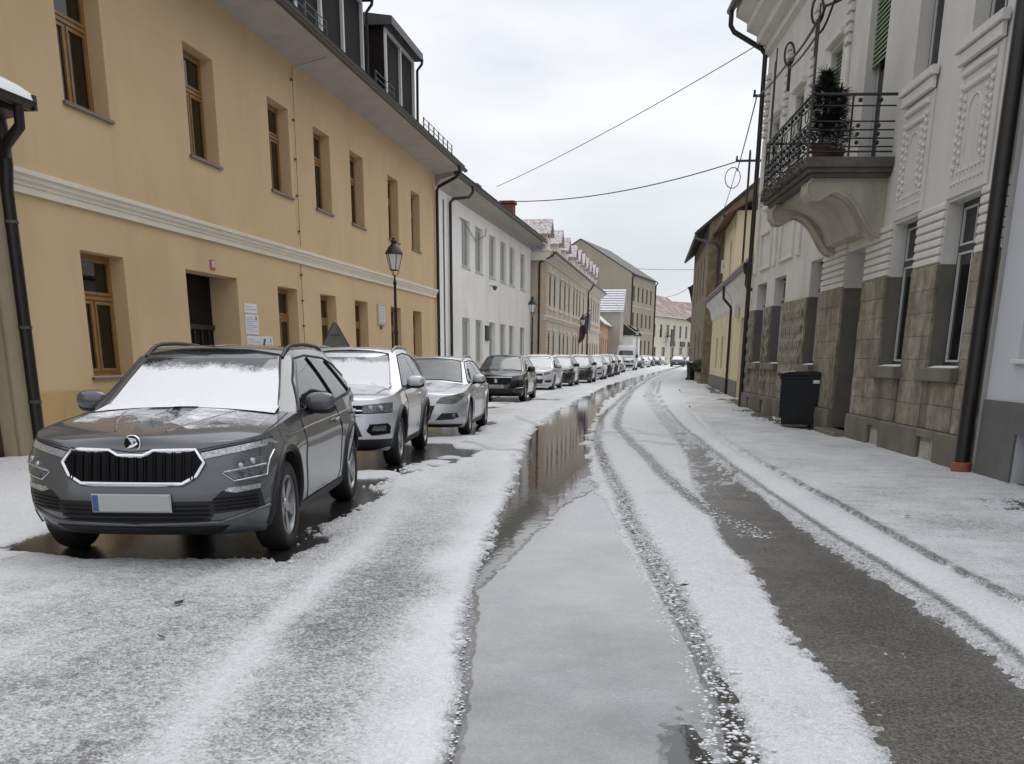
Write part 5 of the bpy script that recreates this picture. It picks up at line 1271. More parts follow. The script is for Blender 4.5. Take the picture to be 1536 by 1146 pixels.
def outline(xf, xr, w, dF, dR, nF, nR, zf, bow=.05, plan=None, ns=26):
    pts = []
    ts = [0, .12, .24, .36, .48, .58, .68, .76, .83, .89, .94, .975, .995]
    plan = plan or (lambda x: 1.0)
    for t in ts:
        x = xf + bow * t * t + (dF - bow) * (1 - (1 - t ** nF) ** (1 / nF)); pts.append([x, w * t])
    for k in range(ns + 1):
        pts.append([xf + dF + (xr - dR - xf - dF) * k / ns, w])
    for t in ts[::-1]:
        pts.append([xr - bow * t * t - (dR - bow) * (1 - (1 - t ** nR) ** (1 / nR)), w * t])
    return [(x, y * plan(x), zf(x)) for x, y in pts]

def hull(sp):
    xf, xr = -sp['oF'], sp['wb'] + sp['oR']; W2 = sp['W'] / 2
    zs = smooth_interp(sp['shoulder'], .10); zb = smooth_interp([(xf, sp['zb'] + .02), (xf + .5, sp['zb']), (xr - .6, sp['zb']), (xr, sp['zb'] + .06)], .1)
    nose = smooth_interp(sp['nose'], .03); tail = smooth_interp(sp['tail'], .03); wv = smooth_interp(sp['flank'], .03)
    plan = smooth_interp([(xf, .955), (xf + .5, .985), (0, 1.0), (1, .99), (sp['wb'] - .4, .995), (sp['wb'], 1.0), (xr - .4, .98), (xr, .94)], .15)
    lv = []
    vs = [0, .05, .12, .22, .34, .46, .58, .68, .75, .79, .84, .9, .95, .985, 1.0]
    for v in vs:
        L = outline(xf + float(nose(v)), xr - float(tail(v)), W2 * float(wv(v)), sp['dF'], sp['dR'], sp['nF'], sp['nR'], lambda x: float(zb(x)) + v * (float(zs(x)) - float(zb(x))), plan=lambda x: float(plan(x)))
        fl = []
        for x, y, z in L:   # flared wheel arches
            b = sum(math.exp(-((x - a) / .36) ** 2) for a in (0, sp['wb'])) * math.exp(-((v - .42) / .3) ** 2) * sp.get('flare', .018)
            fl.append((x, y + (b if y > W2 * .6 else 0), z))
        lv.append(fl)
    top = lv[-1]
    for s in (.93, .82, .68, .5, .3, .12):
        lv.append([(x + (.02 if x < 0 else 0) * (1 - s), y * s, z + sp['crown'] * (1 - s * s)) for x, y, z in top])
    V1, F1 = loft(lv)
    g = sp['cab']; zr = smooth_interp(g['roof'], .12); lv2 = []
    for u in (-.15, 0, .1, .22, .36, .5, .64, .76, .86, .93, .97, 1.0):
        uu = max(u, 0); xa = g['xw0'] + (g['xw1'] - g['xw0']) * (uu ** g.get('pw', .95)); xb = g['xr0'] + (g['xr1'] - g['xr0']) * (uu ** g.get('pr', 1.3))
        w = g['w0'] + (g['w1'] - g['w0']) * (uu * .75 + .25 * uu ** 3)
        xa += max(0, uu - .93) * .9
        lv2.append(outline(xa, xb, w, g.get('dF', .26), g.get('dR', .22), 3.2, 3.0, lambda x: (float(zs(x)) - .03) * (1 - u) + float(zr(x)) * u, bow=.10))
    top = lv2[-1]
    for s in (.96, .88, .74, .55, .3, .1):
        lv2.append([(x, y * s, z + .035 * (1 - s * s)) for x, y, z in top])
    V2, F2 = loft(lv2)
    return V1, F1, V2, F2

def tidy(me):
    bm = bmesh.new(); bm.from_mesh(me); bmesh.ops.remove_doubles(bm, verts=bm.verts, dist=.0008); bmesh.ops.dissolve_degenerate(bm, edges=bm.edges, dist=.0005); bmesh.ops.recalc_face_normals(bm, faces=bm.faces); bm.to_mesh(me); bm.free()

AX = {'f': (Vector((-4, 0, 0)), Vector((1, 0, 0))), 's': (Vector((0, -4, 0)), Vector((0, 1, 0))), 't': (Vector((0, 0, 4)), Vector((0, 0, -1))), 'b': (Vector((12, 0, 0)), Vector((-1, 0, 0)))}
def lift(a, b, ax):
    o, d = AX[ax]
    if ax in 'fb': return Vector((o.x, a, b))
    if ax == 's': return Vector((a, o.y, b))
    return Vector((a, b, o.z))

def patch(bvh, poly, ax, off, grid=.07, skirt=.012, wob=None):
    """a thin shell lying on the car body inside the outline poly"""
    d = AX[ax][1]
    bm = bmesh.new(); f = bm.faces.new([bm.verts.new(lift(a, b, ax)) for a, b in poly])
    lo = [min(p[i] for p in poly) for i in (0, 1)]; hi = [max(p[i] for p in poly) for i in (0, 1)]
    dirs = {'f': (Vector((0, 1, 0)), Vector((0, 0, 1))), 'b': (Vector((0, 1, 0)), Vector((0, 0, 1))), 's': (Vector((1, 0, 0)), Vector((0, 0, 1))), 't': (Vector((1, 0, 0)), Vector((0, 1, 0)))}[ax]
    for i in (0, 1):
        k = lo[i] + grid
        while k < hi[i] - .01:
            bmesh.ops.bisect_plane(bm, geom=bm.verts[:] + bm.edges[:] + bm.faces[:], plane_co=dirs[i] * k, plane_no=dirs[i]); k += grid
    dead = []
    for v in bm.verts:
        h, nn, _, _ = bvh.ray_cast(v.co, d)
        if h is None: dead.append(v); continue
        if nn.dot(d) > 0: nn = -nn
        v.co = h + nn * (off if wob is None else off + wob(h)); 
    bmesh.ops.delete(bm, geom=dead, context='VERTS')
    if skirt and bm.faces:
        be = [e for e in bm.edges if e.is_boundary]
        r = bmesh.ops.extrude_edge_only(bm, edges=be)
        for v in [x for x in r['geom'] if isinstance(x, bmesh.types.BMVert)]: v.co = v.co + d * skirt
    bmesh.ops.recalc_face_normals(bm, faces=bm.faces)
    me = bpy.data.meshes.new('patch'); bm.to_mesh(me); bm.free()
    me.polygons.foreach_set('use_smooth', [True] * len(me.polygons)); me.set_sharp_from_angle(angle=math.radians(45))
    return me

def mirror_mesh(me):
    m2 = me.copy(); bm = bmesh.new(); bm.from_mesh(m2)
    for v in bm.verts: v.co.y = -v.co.y
    bmesh.ops.reverse_faces(bm, faces=bm.faces); bm.to_mesh(m2); bm.free(); return m2

def on_body(bvh, pts, ax, off, step=.05, closed=True):
    d = AX[ax][1]; out_ = []
    q = list(pts) + ([pts[0]] if closed else [])
    for i in range(len(q) - 1):
        L = math.hypot(q[i + 1][0] - q[i][0], q[i + 1][1] - q[i][1]); n = max(1, int(L / step))
        for k in range(n):
            t = k / n; p = lift(q[i][0] + (q[i + 1][0] - q[i][0]) * t, q[i][1] + (q[i + 1][1] - q[i][1]) * t, ax)
            h, nn, _, _ = bvh.ray_cast(p, d)
            if h is None: continue
            if nn.dot(d) > 0: nn = -nn
            out_.append(h + nn * off)
    if closed and out_: out_.append(out_[0])
    elif not closed:
        h, nn, _, _ = bvh.ray_cast(lift(*q[-1], ax), d)
        if h is not None: out_.append(h + (nn if nn.dot(d) < 0 else -nn) * off)
    return out_

def blob(mb, c, r, e=2.4, n=16, mi=0, cut=None):
    vs = []; fs = []; m = n // 2
    def sp_(v, p): return math.copysign(abs(v) ** (2 / p), v)
    for i in range(m + 1):
        a = -math.pi / 2 + math.pi * i / m
        for k in range(n):
            b = 2 * math.pi * k / n
            vs.append((c[0] + r[0] * sp_(math.cos(a), e) * sp_(math.cos(b), e), c[1] + r[1] * sp_(math.cos(a), e) * sp_(math.sin(b), e), c[2] + r[2] * sp_(math.sin(a), e)))
    for i in range(m):
        for k in range(n):
            k2 = (k + 1) % n; fs.append((i * n + k, i * n + k2, (i + 1) * n + k2, (i + 1) * n + k))
    return mb.add(vs, fs, mi)

WH = {}
def wheel_meshes(R, wd, style, rm):
    key = (R, wd, style, rm.name)
    if key in WH: return WH[key]
    w = wd / 2; r = R * .665
    ty = MB().lathe([(r - .01, -w + .03), (r + .012, -w + .006), (R - .035, -w), (R - .012, -w + .02), (R, -w + .05), (R, w - .05), (R - .012, w - .02), (R - .035, w), (r + .012, w - .006), (r - .01, w - .03), (r - .04, 0), (r - .01, -w + .03)], 40, axis='y').mesh('tyre', M['tyre'], 50)
    rb = MB().lathe([(r, -w + .012), (r - .018, -w + .01), (r - .03, -w + .05), (r - .035, w - .03)], 40, axis='y')
    rb.lathe([(0, -w + .022), (.05, -w + .024), (.058, -w + .045), (.07, -w + .06)], 20, axis='y')
    ns = {'five': 5, 'ten': 10, 'multi': 8}[style]
    for k in range(ns):
        a = 2 * math.pi * k / ns
        subs = (-.11, .11) if style == 'five' else (0,)
        for ss in subs:
            wi, wo = (.026, .022) if style == 'five' else (.026, .036)
            def pt(rad, off, y):
                aa = a + (ss * (.35 + .65 * rad / r) if style == 'five' else 0)
                return (rad * math.cos(aa) - off * math.sin(aa), y, rad * math.sin(aa) + off * math.cos(aa))
            ri, ro = .045, r - .012
            vs = [pt(ri, -wi, -w + .035), pt(ri, wi, -w + .035), pt(ro, wo, -w + .018), pt(ro, -wo, -w + .018), pt(ri, -wi, -w + .075), pt(ri, wi, -w + .075), pt(ro, wo, -w + .06), pt(ro, -wo, -w + .06)]
            rb.add(vs, [(0, 1, 2, 3), (0, 4, 5, 1), (1, 5, 6, 2), (2, 6, 7, 3), (3, 7, 4, 0)])
    rim = rb.mesh('rim', rm, 40)
    disc = MB().lathe([(0, -w + .10), (r * .62, -w + .10), (r * .62, -w + .12)], 24, axis='y').mesh('brake_disc', M['zinc'], 40)
    back = MB().lathe([(0, w - .05), (r - .02, w - .05)], 24, axis='y').mesh('wheel_back', M['trim'])
    WH[key] = (ty, rim, disc, back); return WH[key]

def build_car(sp):
    root = empty('parked_car')
    V1, F1, V2, F2 = hull(sp)
    bvh = BVHTree.FromPolygons([Vector(v) for v in V1] + [Vector(v) for v in V2], F1 + [tuple(i + len(V1) for i in f) for f in F2])
    pm = sp['paint']
    m1 = bpy.data.meshes.new('body'); m1.from_pydata(V1, [], F1); m1.materials.append(pm); m1.materials.append(M['trim']); tidy(m1)
    # wheel wells cut into the body
    cut = MB(); R = sp['R']
    for x in (0, sp['wb']):
        for s in (-1, 1):
            y0, y1 = sorted((s * (sp['W'] / 2 - .36), s * (sp['W'] / 2 + .2))); c = MB(); n = 32; ra = R + sp.get('gap', .055)
            cut.lathe([(0.0, y0), (ra, y0), (ra, y1), (0.0, y1)], n, (x, 0, R + .01), 'y')
    cm_ = cut.mesh('cutter', M['trim']); tidy(cm_)
    ob = bpy.data.objects.new('tmp_body', m1); oc = bpy.data.objects.new('tmp_cut', cm_); col.objects.link(ob); col.objects.link(oc)
    md = ob.modifiers.new('b', 'BOOLEAN'); md.operation = 'DIFFERENCE'; md.object = oc; md.solver = 'EXACT'
    try: md.material_mode = 'TRANSFER'
    except Exception: pass
    dg = bpy.context.evaluated_depsgraph_get(); me = bpy.data.meshes.new_from_object(ob.evaluated_get(dg)); me.name = 'body'
    bpy.data.objects.remove(ob); bpy.data.objects.remove(oc)
    if len(me.polygons) < 50: me = m1
    me.polygons.foreach_set('use_smooth', [True] * len(me.polygons)); me.set_sharp_from_angle(angle=math.radians(38))
    body = link('body', me, root)
    m2 = bpy.data.meshes.new('cabin'); m2.from_pydata(V2, [], F2); m2.materials.append(pm); tidy(m2)
    m2.polygons.foreach_set('use_smooth', [True] * len(m2.polygons)); m2.set_sharp_from_angle(angle=math.radians(60))
    link('cabin', m2, root)
    def add(name, poly, ax, off, m, both=False, parent=None, **k):
        me = patch(bvh, poly, ax, off, **k); me.name = name; me.materials.append(m)
        o = link(name, me, parent or root)
        if both: link(name, mirror_mesh(me), parent or root)
        return o
    def line(name, pts, ax, r, m, both=False, off=.0, closed=True, parent=None, step=.05):
        P = on_body(bvh, pts, ax, off, step, closed)
        if len(P) < 2: return None
        me = MB().tube(P, r, 6).mesh(name, m, 60); o = link(name, me, parent or root)
        if both: link(name, mirror_mesh(me), parent or root)
        return o
    sp['extra'](root, add, line, bvh)
    tm = wheel_meshes(R, .215, sp['rim'], sp.get('rim_m', M['alloy']))
    for x in (0, sp['wb']):
        for s in (-1, 1):
            w = link('wheel', tm[0], root, (x, s * (sp['W'] / 2 - .125), R), (0, .35 + x, 0 if s < 0 else math.pi))
            for nm, mm in zip(('rim', 'brake_disc', 'wheel_back'), tm[1:]): link(nm, mm, w)
    return root

def mirrors(root, x, y, z, pm, sc=1.0):
    for s in (-1, 1):
        b = MB(); blob(b, (x, s * (y + .12), z + .05), (.075 * sc, .125 * sc, .075 * sc), 2.6)
        c = b.mesh('mirror', pm, 60); o = link('mirror', c, root)
        f = MB(); blob(f, (x + .02, s * (y + .12), z + .005), (.07 * sc, .127 * sc, .055 * sc), 2.6); f.tube([(x + .02, s * (y - .10), z - .05), (x + .01, s * (y + .05), z - .03)], .025, 8)
        f.build('mirror_base', M['trim'], o, smooth=60)
        g = MB(); blob(g, (x + .076, s * (y + .12), z + .03), (.012, .105 * sc, .06 * sc), 3); g.build('mirror_glass', M['car_glass'], o, smooth=60)

def rails(root, bvh, x0, x1, y, m, h=.05):
    for s in (-1, 1):
        P = []
        for k in range(15):
            t = k / 14; x = x0 + (x1 - x0) * t; hh, nn, _, _ = bvh.ray_cast(Vector((x, s * y, 4)), Vector((0, 0, -1)))
            if hh is None: continue
            P.append((x, s * y, hh.z + h * min(1, 5 * t, 5 * (1 - t)) + .0))
        MB().tube(P, .017, 8).build('roof_rail', m, root, smooth=60)

def screen_snow_mat():
    """hail lying on glass: thick at the foot, thinning to bare glass towards the top"""
    m = bpy.data.materials.new('windscreen_hail'); m.use_nodes = True
    N, Lk = m.node_tree.nodes, m.node_tree.links; b = N['Principled BSDF']
    b.inputs['Base Color'].default_value = (.83, .84, .865, 1); b.inputs['Roughness'].default_value = .6
    tcn = N.new('ShaderNodeTexCoord'); sp = N.new('ShaderNodeSeparateXYZ'); Lk.new(tcn.outputs['Object'], sp.inputs[0])
    def nz(s):
        n = N.new('ShaderNodeTexNoise'); n.inputs['Scale'].default_value = s; n.inputs['Detail'].default_value = 4; Lk.new(tcn.outputs['Object'], n.inputs['Vector']); return n.outputs['Fac']
    def mth(op, a, c):
        n = N.new('ShaderNodeMath'); n.operation = op
        for i, v in enumerate((a, c)):
            if isinstance(v, (int, float)): n.inputs[i].default_value = v
            else: Lk.new(v, n.inputs[i])
        return n.outputs[0]
    at = N.new('ShaderNodeAttribute'); at.attribute_name = 'height'
    h = mth('ADD', at.outputs['Fac'], mth('MULTIPLY', mth('SUBTRACT', nz(2.6), .5), .55))
    h = mth('ADD', h, mth('ADD', mth('MULTIPLY', mth('SUBTRACT', nz(14), .5), .16), mth('MULTIPLY', mth('SUBTRACT', nz(75), .5), .22)))
    mr = N.new('ShaderNodeMapRange'); mr.inputs['From Min'].default_value = .70; mr.inputs['From Max'].default_value = .86
    Lk.new(h, mr.inputs['Value'])
    bp = N.new('ShaderNodeBump'); bp.inputs['Strength'].default_value = .5; bp.inputs['Distance'].default_value = .01; Lk.new(nz(60), bp.inputs['Height']); Lk.new(bp.outputs[0], b.inputs['Normal'])
    tr = N.new('ShaderNodeBsdfTransparent'); mx = N.new('ShaderNodeMixShader')
    Lk.new(mr.outputs[0], mx.inputs[0]); Lk.new(b.outputs[0], mx.inputs[1]); Lk.new(tr.outputs[0], mx.inputs[2]); Lk.new(mx.outputs[0], N['Material Output'].inputs[0])
    return m
M['hail'] = screen_snow_mat()
def snow_on_screen(add, zc, crown, z1, w0, w1):
    """snow lying on the windscreen, from the bonnet's edge upwards"""
    n = 16; bot = [(-w0 + 2 * w0 * i / n, zc + crown * (1 - ((-w0 + 2 * w0 * i / n) / .84) ** 2)) for i in range(n + 1)]
    poly = bot + [(w1, z1 - .035), (w1 * .55, z1 - .006), (0, z1), (-w1 * .55, z1 - .006), (-w1, z1 - .035)]
    o = add('windscreen_snow', poly, 'f', .009, M['hail'], grid=.045, skirt=.01)
    me = o.data; at = me.attributes.new('height', 'FLOAT', 'POINT')
    at.data.foreach_set('value', [max(0, min(1.2, (v.co.z - zc - crown) / (z1 - zc - crown))) for v in me.vertices])
    return o

# ---- grey SUV in front
def extra_grey(root, add, line, bvh):
    ws = add('windscreen', [(-.66, 1.02), (-.535, 1.405), (-.3, 1.435), (0, 1.445), (.3, 1.435), (.535, 1.405), (.66, 1.02), (.3, 1.05), (-.3, 1.05)], 'f', .004, M['screen_glass'])
    line('windscreen_seal', [(-.68, 1.0), (-.555, 1.41), (-.3, 1.447), (0, 1.457), (.3, 1.447), (.555, 1.41), (.68, 1.0)], 'f', .012, M['trim'], closed=False)
    snow_on_screen(add, .960, .056, 1.415, .70, .545)
    MB().cbox(.0, .06, -.10, .10, 1.28, 1.34, .01) if False else None
    fm = add('bonnet_snow', [(.30, -.70), (.48, 0), (.30, .70), (-.1, .66), (-.35, .30), (-.15, 0), (-.45, -.3), (-.2, -.72)], 't', .004, M['hail'], grid=.06, skirt=.004)
    at = fm.data.attributes.new('height', 'FLOAT', 'POINT'); at.data.foreach_set('value', [max(.70, .84 - .22 * max(0, v.co.x)) + .05 * math.sin(v.co.y * 7) for v in fm.data.vertices])
    wins = [[(.78, 1.005), (1.12, 1.22), (1.40, 1.365), (1.76, 1.385), (2.14, 1.035)], [(1.85, 1.385), (2.5, 1.36), (2.98, 1.075), (2.26, 1.04)], [(2.60, 1.345), (2.80, 1.31), (3.30, 1.115), (3.08, 1.085)]]
    for w in wins: add('side_window', w, 's', .004, M['car_glass'], True)
    line('window_seal', [(.70, .985), (1.05, 1.21), (1.37, 1.385), (1.8, 1.41), (2.55, 1.385), (2.85, 1.33), (3.42, 1.11), (3.1, 1.06), (2.2, 1.01)], 's', .011, M['trim'], True)
    for p in ([(1.80, 1.38), (2.20, 1.04)], [(2.55, 1.35), (3.03, 1.08)]): line('window_pillar', p, 's', .022, M['gloss_black'], True, closed=False)
    # doors: panel skins over dark seams
    d1 = [(.70, .98), (2.17, 1.0), (2.23, .75), (2.16, .36), (2.08, .30), (.74, .30), (.66, .6)]; d2 = [(2.20, 1.0), (3.05, 1.04), (3.14, .92), (2.86, .70), (2.62, .52), (2.42, .30), (2.11, .30), (2.19, .36), (2.26, .75)]
    for d in (d1, d2):
        o = add('door', d, 's', .004, sp_['paint'], True, grid=.09, skirt=.01)
        line('door_seam', d, 's', .006, M['trim'], True)
    for x in (1.98, 2.9):
        line('door_handle', [(x - .10, .835 + (x - 2) * .03), (x + .10, .85 + (x - 2) * .03)], 's', .016, sp_['paint'], True, off=.022, closed=False)
    add('sill_trim', [(.45, .20), (2.42, .22), (2.44, .30), (.43, .285)], 's', .012, M['trim'], True)
    for c in (0, 2.8):
        P = [(c + .425 * math.cos(t), .345 + .425 * math.sin(t)) for t in [math.pi * (-.06 + 1.12 * i / 22) for i in range(23)]]
        line('arch_trim', P, 's', .022, sp_['paint'] if False else M['trim'], True, closed=False, off=.004)
    line('shoulder_crease', [(.1, .835), (1.0, .862), (2.2, .885), (3.3, .925)], 's', .006, sp_['paint'], True, closed=False, off=.004)
    # face
    G = [(.48, .71), (.42, .79), (.15, .785), (.085, .755), (-.085, .755), (-.15, .785), (-.42, .79), (-.48, .71), (-.43, .625), (-.34, .575), (.34, .575), (.43, .625)]
    g = add('grille', G, 'f', .006, M['gloss_black'], grid=.05)
    line('grille_surround', G, 'f', .017, M['chrome'], off=.008, parent=g)
    for i in range(14):
        y = -.405 + i * .0623
        for e in (-.008, .008): line('grille_slat', [(y + e, .60), (y + e, .765 if abs(y) > .14 else .74)], 'f', .006, M['gloss_black'], off=.02, closed=False, parent=g)
    em = empty('emblem'); em.parent = root
    hh, nn, _, _ = bvh.ray_cast(Vector((-4, 0, .835)), Vector((1, 0, 0))); hh = hh + nn * .004 if nn.x < 0 else hh - nn * .004
    q = (nn if nn.x < 0 else -nn).to_track_quat('Z', 'Y').to_euler(); em.location = hh; em.rotation_euler = q
    MB().lathe([(0, 0), (.050, .002), (.052, .006)], 28).build('badge_field', M['gloss_black'], em, smooth=60); MB().lathe([(.050, .0), (.052, .010), (.058, .008), (.060, 0)], 28).build('badge_ring', M['chrome'], em, smooth=60)
    wg = MB()   # winged arrow: three feathers over a swept shaft with an eye
    for k in range(3): wg.prism([(-.030 + .011 * k, .038 - .015 * k), (.020 - .004 * k, .034 - .013 * k), (.008, .025 - .013 * k), (-.022 + .011 * k, .028 - .015 * k)], .006, .011, 'z')
    wg.prism([(-.036, -.034), (-.010, -.010), (.012, -.004), (.034, .012), (.040, -.004), (.014, -.022), (-.012, -.030)], .006, .011, 'z')
    wg.lathe([(.004, .011), (.009, .012), (.009, .006)], 12, (.022, .022, 0)); wg.build('badge_wing', M['chrome'], em)
    for s in (1, -1):
        add('headlight', [(s * .47, .735), (s * .455, .775), (s * .83, .845), (s * .855, .81)][::1], 'f', .006, M['lamp_bright'], grid=.04)
        line('headlight_seam', [(s * .455, .728), (s * .44, .782), (s * .835, .855)], 'f', .007, M['trim'], closed=False)
        h = add('headlight', [(s * .60, .645), (s * .665, .705), (s * .845, .755), (s * .83, .625), (s * .66, .60)], 'f', .006, M['lens'], grid=.04)
        line('headlight_bar', [(s * .60, .648), (s * .835, .688)], 'f', .006, M['lamp_bright'], closed=False, off=.008, parent=h)
        line('headlight_rim', [(s * .59, .645), (s * .66, .59), (s * .84, .617), (s * .857, .768)], 'f', .006, M['chrome'], closed=False, off=.004, parent=h)
        for yy, zz in ((.70, .685), (.765, .712)):
            hh, nn, _, _ = bvh.ray_cast(Vector((-4, s * yy, zz)), Vector((1, 0, 0)))
            if hh: MB().lathe([(0, -.012), (.018, -.01), (.024, 0)], 14, (hh.x, hh.y, hh.z), 'x').build('projector', M['lamp_bright'], h, smooth=60)
        add('fog_light', [(s * .60, .525), (s * .62, .545), (s * .80, .56), (s * .80, .53), (s * .66, .51)], 'f', .012, M['lamp_bright'], grid=.04)
        add('side_intake', [(s * .50, .445), (s * .585, .525), (s * .80, .545), (s * .82, .40), (s * .50, .37)], 'f', .005, M['trim'], grid=.04)
    it = add('lower_intake', [(-.52, .462), (.52, .462), (.52, .355), (.36, .315), (-.36, .315), (-.52, .355)], 'f', .005, M['trim'], grid=.05)
    for z in (.34, .37, .40, .43): line('intake_bar', [(-.5, z), (.5, z)], 'f', .005, M['gloss_black'], off=.014, closed=False, parent=it)
    for s in (-1, 1):
        for z in (.40, .425, .45, .475): line('intake_bar', [(s * .53, z), (s * .79, z + .012)], 'f', .004, M['gloss_black'], off=.012, closed=False, parent=it)
    line('bumper_blade', [(-.84, .40), (-.56, .315), (0, .302), (.56, .315), (.84, .40)], 'f', .012, sp_['paint'], off=.006, closed=False)
    add('bumper_skid', [(-.60, .285), (.60, .285), (.52, .225), (-.52, .225)], 'f', .008, M['trim'], grid=.06)
    pl_ = MB().cbox(-.006, .006, -.26, .26, -.055, .055, .002); o = MB().cbox(-.27, .27, -.012, .0, -.062, .062, .01).mesh('number_plate', M['plate'])
    hh, _, _, _ = bvh.ray_cast(Vector((-4, 0, .45)), Vector((1, 0, 0)))
    p = link('number_plate', o, root, (hh.x - .012, 0, .452), (0, 0, -math.pi / 2))
    MB().box(-.262, -.222, -.0135, -.0122, -.054, .054).build('plate_strip', M['plate_blue'], p)
    line('bonnet_seam', [(-.86, .87), (-.45, .80), (-.16, .80), (0, .782), (.16, .80), (.45, .80), (.86, .87)], 'f', .004, M['trim'], closed=False)
    for s in (-1, 1):
        line('bonnet_crease', [(-.55, s * .18), (-.2, s * .30), (.35, s * .42)], 't', .010, sp_['paint'], closed=False, off=-.002)
        line('bonnet_seam', [(-.62, s * .80), (0, s * .80), (.55, s * .77)], 't', .005, M['trim'], closed=False)
    rails(root, bvh, 1.30, 3.15, .575, M['trim'], .032)
    mirrors(root, .98, .83, 1.0, sp_['paint'])
    MB().tube([(3.0, 0, 1.49), (3.06, 0, 1.56)], .01, 6).build('aerial', M['trim'], root)

SUV = dict(oF=.84, wb=2.8, oR=.72, W=1.79, zb=.20, R=.335, paint=P_GREY, rim='five', crown=.055, dF=.52, dR=.4, nF=2.7, nR=2.8,
    shoulder=[(-.84, .80), (-.62, .845), (-.3, .895), (.1, .935), (.55, .975), (1.2, .985), (2.2, 1.01), (3.0, 1.04), (3.52, 1.05)],
    nose=[(0, .16), (.08, .06), (.2, .015), (.45, .0), (.62, .02), (.8, .045), (.93, .075), (1, .125)], tail=[(0, .15), (.2, .02), (.5, 0), (.75, .03), (1, .16)],
    flank=[(0, .90), (.1, .95), (.25, .975), (.45, .985), (.6, .992), (.70, 1.0), (.76, .997), (.80, .975), (.9, .955), (1, .925)],
    cab=dict(xw0=.38, xw1=1.25, xr0=3.50, xr1=3.10, w0=.835, w1=.62, roof=[(.4, 1.38), (1.2, 1.425), (1.6, 1.458), (2.2, 1.47), (2.8, 1.45), (3.4, 1.395)]), extra=extra_grey, flare=.022)
sp_ = SUV
def place(o, fx, fy, rx, ry, half=.77, sc_=1.0):
    d = Vector((rx - fx, ry - fy, 0)).normalized(); yd = Vector((-d.y, d.x, 0)); c = Vector((fx, fy, 0)) + yd * half
    o.location = c; o.rotation_euler = (0, 0, math.atan2(d.y, d.x)); o.scale = (sc_,) * 3
c1 = build_car(SUV); tag(c1, 'graphite grey SUV with snow covered windscreen parked nearest the camera', 'car', 'cars parked along the left side'); place(c1, -2.87, 7.47, -3.22, 10.3)

# ---- plain features shared by the other cars
def extra_common(root, add, line, bvh, sp):
    g = sp['glass']
    add('windscreen', g['ws'], 'f', .004, sp.get('ws_m', M['screen_glass']), grid=.09)
    line('windscreen_seal', g['ws'], 'f', .011, M['trim'])
    for w in g['side']: add('side_window', w, 's', .004, M['car_glass'], True, grid=.12)
    line('window_seal', g['seal'], 's', .012, sp.get('seal_m', M['trim']), True, step=.09)
    for d in g['doors']:
        add('door', d, 's', .004, sp['paint'], True, grid=.13, skirt=.01); line('door_seam', d, 's', .006, M['trim'], True, step=.1)
    for x, z in g['handles']: line('door_handle', [(x - .1, z), (x + .1, z + .01)], 's', .017, sp['paint'], True, off=.02, closed=False)
    add('sill_trim', [(.45, sp['zb']), (sp['wb'] - .42, sp['zb'] + .02), (sp['wb'] - .42, sp['zb'] + .085), (.45, sp['zb'] + .075)], 's', .012, M['trim'], True)
    for c in (0, sp['wb']):
        ra = sp['R'] + .085; P = [(c + ra * math.cos(t), sp['R'] + .01 + ra * math.sin(t)) for t in [math.pi * (-.05 + 1.1 * i / 18) for i in range(19)]]
        line('arch_trim', P, 's', sp.get('arch_r', .012), sp.get('arch_m', sp['paint']), True, closed=False, off=.004)
    mirrors(root, g['mirror'][0], g['mirror'][1], g['mirror'][2], sp['paint'])
    hh, _, _, _ = bvh.ray_cast(Vector((-4, 0, sp['plate_z'])), Vector((1, 0, 0)))
    o = MB().cbox(-.26, .26, -.012, .0, -.055, .055, .008).mesh('number_plate', M['plate']); p = link('number_plate', o, root, (hh.x - .014, 0, sp['plate_z']), (0, 0, -math.pi / 2))
    MB().box(-.252, -.215, -.0135, -.0122, -.048, .048).build('plate_strip', M['plate_blue'], p)
    return p

